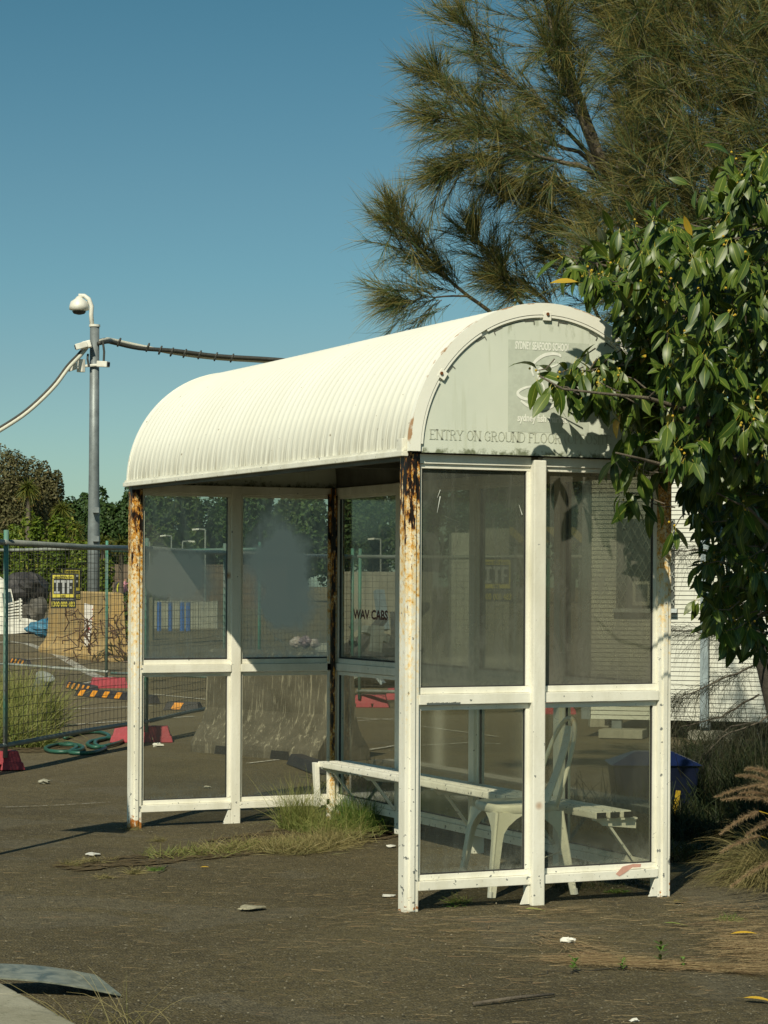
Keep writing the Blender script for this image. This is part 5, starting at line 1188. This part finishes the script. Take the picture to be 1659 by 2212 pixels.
def palm(px, ytop, d, lab, seed):
    p = pgd(px, d); k_ = d/FPX; zt = CAM.z-(ytop-PY0)*k_; t = thing('palm_tree', lab, 'palm tree', p, 'palms among the far trees'); r_ = random.Random(seed)
    MB().tube([p, p+UP*(zt-.5)], [.13, .11], 8).build('trunk', M_bark, t); c = v2a(p+UP*(zt-.55)); n_ = 420; q = rng.normal(size=(n_, 3)); q[:, 2] += .35; q /= np.linalg.norm(q, axis=1, keepdims=True)
    V, F, UV = ribbons(np.repeat(c[None], n_, 0), q, rng.uniform(.35, .75, n_), np.full(n_, .07), rng.uniform(.2, .8, n_), 3); o = np_mesh('frond_crown', V, F, M_c_palm, t, UV)
for i, (x, y, lab) in enumerate(((60, 1033, 'palm with a pale trunk in front of the gum trees'), (133, 1078, 'palm just left of the dark fig tree'), (78, 1110, 'low palm head below the tallest palm'), (222, 1150, 'yellowish low palm beside the grey pole'), (262, 1155, 'low palm to the right of the grey pole'), (160,1120,'small palm above the lime shrub'))): palm(x, y, 112+i, lab, i)
for i, (x, y, wv, d, lab) in enumerate(((20, 1108, 110, 78, 'bright lime shrub at the left edge behind the boat'), (75, 1100, 100, 77, 'tallest bright lime shrub behind the boat'), (128, 1120, 100, 76, 'bright lime shrub above the hire signs'), (170, 1160, 80, 75, 'lime shrub touching the grey pole'), (215, 1200, 60, 74, 'small lime shrub right behind the grey pole'), (-30, 1120, 80, 78, 'lime shrub cut by the left edge'))):
    tree(x, y, d, wv, lab, M_c_shrub, 5200, .085, .98, 50+i, 26, grp='lime green shrubs beyond the fence', name='shrub')
for i, (x, d) in enumerate(((292, 90), (335, 92), (240, 58), (265, 57))): tree(x, 1240 if i < 2 else 1290, d, 60, ['small green bush beside the brown wall', 'small green bush seen in the left far pane', 'weedy bush over the olive wall', 'weedy bush behind the rusty far post'][i], M_c_mid, 900, .12, .98, 80+i, 10, grp='small bushes beyond the fence', name='shrub')
# ------------------------------------------------------------------ grasses and weeds
M_grass = blade_mat('green_grass', (.14,.18,.04), (.27,.28,.08), (.34,.30,.11)); M_dry = blade_mat('dry_grass', (.20,.17,.07), (.34,.28,.12), (.12,.13,.04)); M_lime = blade_mat('fresh_grass', (.07,.14,.02), (.12,.2,.03), (.2,.22,.06)); M_weed = blade_mat('dark_weed', (.016,.028,.008), (.038,.055,.014), (.06,.05,.02))  # M_weed greens are darkened so the undergrowth looks shaded
def tuft(name, lab, cat, c, rad, n, ln, mat, up_=1.0, wd=.004, droop=(.1,.7), lean=(0,0), grp=None, el=(1,1), dirs=.5, par=None):
    c = Vector(c); a = rng.random(n)*6.283; r_ = np.sqrt(rng.random(n))*rad
    P_ = np.stack([c.x+r_*np.cos(a)*el[0], c.y+r_*np.sin(a)*el[1], np.full(n, max(c.z, 0)-.004)], axis=1)
    q = rng.normal(size=(n, 3))*dirs; q[:, 2] = up_*(.4+rng.random(n)); q[:, 0] += lean[0]; q[:, 1] += lean[1]; q /= np.linalg.norm(q, axis=1, keepdims=True)
    V, F, UV = ribbons(P_, q, rng.uniform(ln*.45, ln, n), np.full(n, wd), rng.uniform(*droop, n), 4)
    t = par or thing(name, lab, cat, (c.x, c.y, 0), grp); o = np_mesh('blades', V, F, mat, t, UV); o['kind'] = 'stuff'; return t
G = 'grass tufts growing through the asphalt'
def P2(x, y): return pg(x, y)
tuft('grass_tuft', 'tall green grass tuft at the open front of the shelter, left of the bench leg', 'grass tuft', P2(645,1790), .12, 620, .52, M_grass, grp=G, dirs=.30, wd=.003)
tuft('grass_tuft', 'bright green grass tuft under the far part of the bench', 'grass tuft', P2(775,1790), .15, 700, .46, M_lime, grp=G, dirs=.38, wd=.0035)
tuft('grass_tuft', 'pale wispy grass tuft between the two green tufts', 'grass tuft', P2(705,1795), .24, 900, .30, M_grass, grp=G, dirs=.55, wd=.0025)
tuft('grass_tuft', 'dry reddish grass tuft beside the near corner post', 'grass tuft', P2(850,1790), .08, 240, .22, M_dry, grp=G, dirs=.4)
tuft('grass_tuft', 'dark weedy grass tuft behind the bench brace', 'grass tuft', P2(810,1745), .2, 500, .3, M_weed, grp=G)
def mat_patch(lab, pts, n, ln, mat, up_=.35, wd=.004, name='grass_patch'):
    xs_ = []; 
    A = [pg(*p) for p in pts]; segs = list(zip(A[:-1], A[1:])); P_ = []
    for i in range(n):
        a, b = random.choice(segs); t_ = random.random(); q = a.lerp(b, t_)+Vector((random.gauss(0,.07), random.gauss(0,.10), 0)); P_.append((q.x, q.y, -.002))
    P_ = np.array(P_); q = rng.normal(size=(n, 3)); q[:, 2] = np.abs(q[:, 2])*up_+.08; q /= np.linalg.norm(q, axis=1, keepdims=True)
    V, F, UV = ribbons(P_, q, rng.uniform(ln*.4, ln, n), np.full(n, wd), rng.uniform(.0, .25, n), 3); V[:, 2] = np.maximum(V[:, 2], .003)
    o = np_mesh(name, V, F, mat, None, UV); return tag(o, lab, 'grass', None, 'stuff')
mat_patch('dry low grass along the asphalt crack in front of the shelter', [(420,1845),(520,1832),(600,1822),(700,1820),(760,1800)], 2600, .13, M_dry)
mat_patch('green low grass creeping through the crack', [(330,1850),(430,1842),(560,1828),(650,1835),(780,1800),(840,1785)], 1500, .10, M_grass, .6)
mat_patch('dry yellow grass heap beneath the tall tufts', [(600,1840),(640,1838),(700,1830),(740,1815)], 2600, .16, M_dry, .5)
for i, (x, y, n_, ln, m_, lab) in enumerate(((155,1868,170,.10,M_dry,'straw coloured tuft farthest left on the asphalt'), (200,1862,160,.10,M_dry,'straw coloured tuft right of the leftmost one'), (240,1858,60,.06,M_dry,'tiny yellow tuft before the crack'), (225,1895,60,.08,M_dry,'small straw tuft nearest the camera on the left'), (290,1885,130,.10,M_dry,'straw tuft left of the fresh green weed'), (338,1878,120,.05,M_lime,'fresh green weed at the end of the crack'), (345,1815,70,.08,M_dry,'straw tuft above the crack'), (286,1790,60,.12,M_dry,'thin dry grass at the foot of the far left post'),
    (990,1948,90,.10,M_grass,'small grass tuft under the near bottom rail'), (978,1955,60,.04,M_lime,'low green weed by the near rail shadow'), (1330,1925,120,.05,M_lime,'flat green moss weed at the right post'), (1575,1985,120,.05,M_lime,'small fresh weed near the fountain grass'), (1600,1915,90,.10,M_dry,'dry tuft by the fountain grass shade'))):
    tuft('weed_tuft', lab, 'weed', P2(x, y), .05 if i < 8 else .06, n_, ln, m_, grp='small weed tufts on the asphalt', dirs=.8, up_=.6, wd=.0035)
# broad-leaf weeds lower right in the needle litter
def weed(x, y, lab, s=1.0):
    c = pg(x, y); t = thing('leafy_weed', lab, 'weed', c, 'leafy weeds in the needle litter'); VV, FF, UU = [], [], []; c0 = 0
    for k_ in range(16):
        gv, gf, gu = LG[3]; a = random.random()*6.28; d = np.array([math.cos(a)*.8, math.sin(a)*.8, random.uniform(.1, 1.2)]); d /= np.linalg.norm(d); sd = np.cross(aUP, d); sd /= np.linalg.norm(sd); nn = np.cross(d, sd)
        VV.append(v2a(c)+aUP*random.uniform(0, .07*s)+(gv*.035*s) @ np.stack([d, sd, nn])); FF.append(gf+c0); UU.append(gu); c0 += len(gv)
    o = np_mesh('leaves', np.concatenate(VV), np.concatenate(FF), bpy.data.materials['weed_leaf'], t, np.concatenate(UU))
plain('weed_leaf', (.09,.17,.02), (.06,.12,.02), 20, .5)
weed(1428, 2078, 'tallest leafy green weed in the needle litter'); weed(1240, 2102, 'leafy weed at the left end of the needle litter', .8); weed(1345, 2096, 'small leafy weed left of the tallest', .6); weed(1475, 2090, 'small leafy weed right of the tallest', .5)
# long grass at the left round the bollard
t = tuft('long_grass', 'tall clump of long grass at the left edge around the pipe bollard', 'grass', pg(15,1592), .48, 3800, .95, M_grass, dirs=.28, wd=.009, droop=(.1,.6), el=(1.0,1.1))
tuft('', None, None, pg(60,1612), .22, 700, .32, M_grass, dirs=.4, wd=.008, par=t)
tuft('', None, None, pg(10,1610), .35, 1500, .7, M_grass, dirs=.4, wd=.008, par=t)
# dark weeds behind the back wall and under the trees
for i, (x, y, r_, n_, ln, lab) in enumerate(((1300,1775,.35,500,.5,'dark weeds behind the near right pane'), (1380,1790,.4,900,.4,'dark weeds between the blue bin and the shelter'), (1520,1800,.5,1500,.4,'dark undergrowth right of the blue bin'), (1620,1760,.7,2500,.7,'dark undergrowth under the fig tree'), (1480,1850,.3,500,.2,'shaded low weeds right of the shelter corner'), (1640,1690,.7,2200,.9,'tall dark undergrowth before the white building'), (780,1700,.3,300,.35,'dry weeds behind the rear corner post'))):
    tuft('undergrowth', lab, 'weeds', P2(x, y), r_, n_, ln, M_weed, dirs=.5, wd=.008, droop=(.1,.9), grp='dark weeds growing behind the shelter')
mb = MB()
# tendrils of dead vine on the yellow barrier
vt = thing('dead_vine', 'dry reddish vine trailing over the yellow barrier', 'vine', pgd(210, 44)); mb = MB()
for i in range(40):
    x, y = random.uniform(165, 262), random.uniform(1320, 1420); p = pd(x, y, 43.5); q = [p]
    for k_ in range(4): q.append(q[-1]+RT*random.gauss(0,.1)+UP*random.gauss(-.05,.12))
    mb.tube(q, .012, 4, cap=False)
tag(mb.build('tendrils', plain('vine_brown', (.10,.055,.03)), vt), kind='stuff')
# fountain grass with plumes at the right edge
fc = pg(1690, 1905); fg = thing('fountain_grass', 'purple fountain grass with feathery brown plumes at the right edge', 'ornamental grass', fc)
n_ = 2400; a = rng.random(n_)*6.283; P_ = np.stack([fc.x+np.cos(a)*.12*rng.random(n_), fc.y+np.sin(a)*.12*rng.random(n_), np.zeros(n_)], axis=1); q = np.stack([np.cos(a), np.sin(a), rng.uniform(.5, 2.4, n_)], axis=1)+rng.normal(size=(n_, 3))*.2; q /= np.linalg.norm(q, axis=1, keepdims=True)
V, F, UV = ribbons(P_, q, rng.uniform(.35, .85, n_), np.full(n_, .0038), rng.uniform(.5, 1.3, n_), 6); V[:, 2] = np.maximum(V[:, 2], .004); tag(np_mesh('blades', V, F, M_dry, fg, UV), kind='stuff')
M_plume = blade_mat('plume_hair', (.40,.28,.15), (.60,.46,.26), (.38,.25,.18), .8, .4)
PL = [((1662,1672),(1612,1662)), ((1664,1690),(1592,1676)), ((1668,1692),(1546,1722)), ((1670,1722),(1600,1714)), ((1668,1728),(1560,1728)), ((1640,1752),(1558,1800)), ((1672,1772),(1612,1806)), ((1644,1806),(1556,1842)), ((1668,1862),(1580,1915)), ((1690,1730),(1640,1700))]
for i, (b_, e_) in enumerate(PL):
    dB = 11.1+.25*math.sin(i*2.1); B_ = pd(*b_, dB); E_ = pd(*e_, dB-.1); k_ = 620; tt = rng.random(k_)
    sag = np.sin(tt*math.pi)*.012; bp_ = v2a(B_)[None]+(v2a(E_-B_))[None]*tt[:, None]; bp_[:, 2] += sag
    ax_ = v2a((E_-B_).normalized()); q = rng.normal(size=(k_, 3))*.55+ax_*.9; q /= np.linalg.norm(q, axis=1, keepdims=True)
    V, F, UV = ribbons(bp_, q, .028*(1-tt*.6)*rng.uniform(.7, 1.2, k_)+.004, np.full(k_, .0014), np.zeros(k_), 2); np_mesh('plume', V, F, M_plume, fg, UV)
    MB().tube([Vector((fc.x, fc.y, .2)), B_+(B_-E_)*.5-UP*.08, B_], .002, 5).build('stalk', bpy.data.materials['yellow_strap'], fg)
# foreground thin grass, bottom left
tuft('grass_tuft', 'thin straw coloured grass blades at the bottom edge beside the kerb', 'grass tuft', pg(250,2225), .14, 60, .42, M_dry, grp=G, dirs=.55, wd=.003, droop=(.2,1.0))
tuft('grass_tuft', 'sparse arching grass blades at the bottom edge', 'grass tuft', pg(330,2235), .2, 34, .4, M_dry, grp=G, dirs=.8, wd=.003, droop=(.4,1.2))
# ------------------------------------------------------------------ litter: needles, stones, leaves, paper
def litter(name, lab, gens, wd=.0025, mat=M_dry):
    P_, D_, L_ = [], [], []
    for (x0, y0, x1, y1, n_, ln, an, sp_) in gens:
        for _ in range(n_):
            t_ = random.random(); x = x0+(x1-x0)*t_+random.gauss(0, sp_[0]); y = y0+(y1-y0)*t_+random.gauss(0, sp_[1])
            if y > 2235 or y < 1850: continue
            p = pg(x, y); a_ = an+random.gauss(0, .42); P_.append((p.x, p.y, .005+random.random()*.006)); D_.append(v2a(RT)*math.cos(a_)+v2a(FW)*math.sin(a_)); L_.append(random.uniform(.3, 1)*ln)
    P_ = np.array(P_); D_ = np.array(D_); L_ = np.array(L_); V, F, UV = ribbons(P_, D_, L_, np.full(len(P_), wd), np.zeros(len(P_)), 3, flat=np.tile(aUP, (len(P_), 1))+rng.normal(size=(len(P_), 3))*.2)
    n4 = len(P_); bend = rng.normal(size=n4)*.2; V = V.reshape(n4, 4, 2, 3); side = np.stack([-D_[:, 1], D_[:, 0], np.zeros(n4)], axis=1)
    for k_ in range(4): V[:, k_] += (side*(bend*L_*(k_/3)**2)[:, None])[:, None, :]
    V[..., 2] = np.maximum(V[..., 2], .004)
    return tag(np_mesh(name, V.reshape(-1, 3), F, mat, None, UV), lab, 'litter', None, 'stuff')
M_straw = blade_mat('needle_litter', (.36,.27,.14), (.46,.36,.19), (.26,.15,.08))
litter('needle_litter', 'fallen dry she-oak needles scattered on the asphalt', [(1180,2072,1660,2098,1500,.22,-.12,(45,5)), (1560,2035,1720,2080,1500,.20,.2,(50,16)), (1180,2020,1300,2072,220,.22,-.9,(26,10)), (1480,1985,1700,2000,420,.22,.3,(60,22)), (1120,1965,1260,1972,110,.15,0,(40,4)), (900,1985,1400,2010,150,.2,0,(80,18)), (0,1900,1659,2190,520,.14,0,(100,90)), (0,1900,1659,2190,1300,.06,.2,(100,120)), (680,1930,860,1990,160,.14,.1,(60,35)), (860,2010,1150,2040,90,.28,0,(70,20)), (1560,1850,1700,1900,500,.2,.4,(40,20))], .0032, M_straw)
st = []
r_ = rng; nS = 2200; xs_ = r_.uniform(-40, 1700, nS); ys_ = 1500+740*r_.random(nS)**.9; mb = MB()
for x, y in zip(xs_, ys_):
    p = pg(float(x), float(y)); s = .002+.005*random.random()**5; c = p+UP*s*.4
    o6 = [(1,0,0),(0,1,0),(-1,0,0),(0,-1,0),(0,0,.8),(0,0,-.8)]; mb.add([(c.x+a*s*random.uniform(.7,1.3), c.y+b*s*random.uniform(.7,1.3), c.z+d*s) for a, b, d in o6], [(0,1,4),(1,2,4),(2,3,4),(3,0,4),(1,0,5),(2,1,5),(3,2,5),(0,3,5)])
tag(mb.build('gravel', plain('gravel_stone', (.24,.21,.14), (.10,.09,.06), 9, .8, kind='Object')), 'loose gravel on the asphalt', 'gravel', None, 'stuff')
mb = MB()
def fallen(x, y, s, ang, col, lab):
    c = pg(x, y); me = LM[0].copy(); me.materials.clear(); me.materials.append(col); o = bpy.data.objects.new('fallen_leaf', me); COL.objects.link(o); o.location = c+UP*.008; o.rotation_euler = (random.uniform(-.2,.2), random.uniform(-.15,.05), ang); o.scale = (s, s, s)
    tag(o, lab, 'leaf', 'fallen leaves on the asphalt')
M_ly = plain('leaf_yellow', (.62,.40,.03), (.5,.3,.03), 15, .5); M_lg = plain('leaf_green', (.24,.33,.06), (.3,.36,.08), 15, .5); M_lb = plain('leaf_brown', (.22,.12,.05), (.12,.15,.03), 15, .6)
fallen(1125, 1967, .10, -.3, M_lg, 'light green fallen leaf under the near middle post'); fallen(1420, 1997, .12, -.45, M_lg, 'light green fallen leaf on open asphalt right of the shelter'); fallen(1450, 1952, .09, .4, M_lb, 'brown and green curled leaf near the right corner post'); fallen(1565, 2023, .12, -.5, M_ly, 'yellow fallen leaf near the fountain grass'); fallen(1592, 2160, .11, -.9, M_ly, 'yellow fallen leaf nearest the bottom right'); fallen(428, 1877, .05, -.4, M_ly, 'tiny orange scrap on the asphalt in the middle left')
def flake(x, y, r0, lab, m_, asp=.6):
    c = pg(x, y); r_ = random.Random(int(x*7+y)); n_ = 11; top = []
    for i in range(n_):
        a = 2*math.pi*i/n_; k_ = r0*r_.uniform(.55, 1.15); top.append(c+RT*math.cos(a)*k_+FW*math.sin(a)*k_*2.2*asp+UP*(.006+r_.uniform(0, .006)))
    V = [c+UP*.012]+top+[q-UP*.004 for q in top]; F = [(0, 1+i, 1+(i+1) % n_) for i in range(n_)]+[(1+i, 1+n_+i, 1+n_+(i+1) % n_, 1+(i+1) % n_) for i in range(n_)]
    tag(MB().add(V, F).build('paper_scrap', m_, None, origin=c), lab, 'litter')
M_oldp = plain('old_paper', (.42,.39,.27), (.22,.2,.13), 30, .8)
def paper(x, y, r0, lab, m_=M_white, sq=(1,.7,.35)):
    if sq[2] < .2: return flake(x, y, r0, lab, M_oldp if 'dried' in lab or 'flake' in lab else M_white)
    return paper_(x, y, r0, lab, m_, sq)
def paper_(x, y, r0, lab, m_=M_white, sq=(1,.7,.35)): p = pg(x, y); lump(p+UP*(r0*sq[2]*.8), r0, m_, 'paper_scrap', lab, 'litter', sq, n=5, seed=int(x))
paper(1228, 2036, .035, 'crumpled white paper on the asphalt before the needle litter'); paper(1370, 2207, .02, 'small white scrap at the bottom edge'); paper(845, 1830, .035, 'flat white scrap just left of the near corner post', M_white, (1.2,.7,.12)); paper(838, 1937, .035, 'flat white scrap left of the near corner post foot', M_white, (1.3,.7,.12))
paper(545, 1963, .06, 'worn pale patch of dried paper in the middle of the asphalt', M_white, (1.3,.8,.02)); paper(528, 1965, .03, 'small pale flake left of the dried paper patch', M_white, (1.3,.8,.03)); paper(95, 1692, .05, 'pale stone on the left asphalt', M_paleconc); paper(198, 1847, .045, 'flat pale scrap beside the left shadow', M_paleconc, (1.3,.6,.1)); paper(340, 1612, .05, 'white scrap beside the red fence foot', M_white); paper(447, 1703, .03, 'round pale stone behind the lower left pane', M_paleconc); paper(905, 1775, .03, 'small stone in the weeds')
a = pg(1022, 2173); b = pg(1197, 2153); tag(MB().tube([a+UP*.008, a.lerp(b,.5)+UP*.012, b+UP*.01], [.007,.008,.005], 6).build('stick', M_bark, None, smooth=True), 'bare brown stick lying on the asphalt in the foreground', 'stick')
# moss strip under the near right rail
mat_patch('green moss along the base of the near right pane', [(1190,1918),(1300,1912),(1400,1905)], 1500, .03, M_weed, .8, .005, 'moss')
# ------------------------------------------------------------------ street sign just left of the frame, whose shadow reaches the far post
zs = 1.55; s0 = shadow_src(160, 1803, zs); s1 = shadow_src(290, 1771, zs+.5)
base = pg(-620, 1975)
d1 = pg(290,1770)-pg(0,1838); dirn = Vector((SD.x, SD.y, 0)).normalized()
ft = pg(290,1772)-dirn*(2.35/math.tan(SUN_EL)); ft.z = 0
ss = thing('street_sign', 'sign post standing just outside the left of the picture', 'sign', ft)
MB().tube([ft, ft+UP*2.35], .025, 8).build('sign_pole', M_grey_metal, ss)
sd_ = Vector((-dirn.y, dirn.x, 0)); c = ft+UP*1.95
MB().hexa([c-sd_*.22-UP*.2, c+sd_*.22-UP*.2, c+sd_*.22-UP*.2+dirn*.004, c-sd_*.22-UP*.2+dirn*.004], [c-sd_*.1+UP*.3, c+sd_*.1+UP*.3, c+sd_*.1+UP*.3+dirn*.004, c-sd_*.1+UP*.3+dirn*.004]).build('sign_plate', M_grey_metal, ss)
print('objects', len(bpy.data.objects), 'tris', sum(len(m.polygons) for m in bpy.data.meshes)*2)
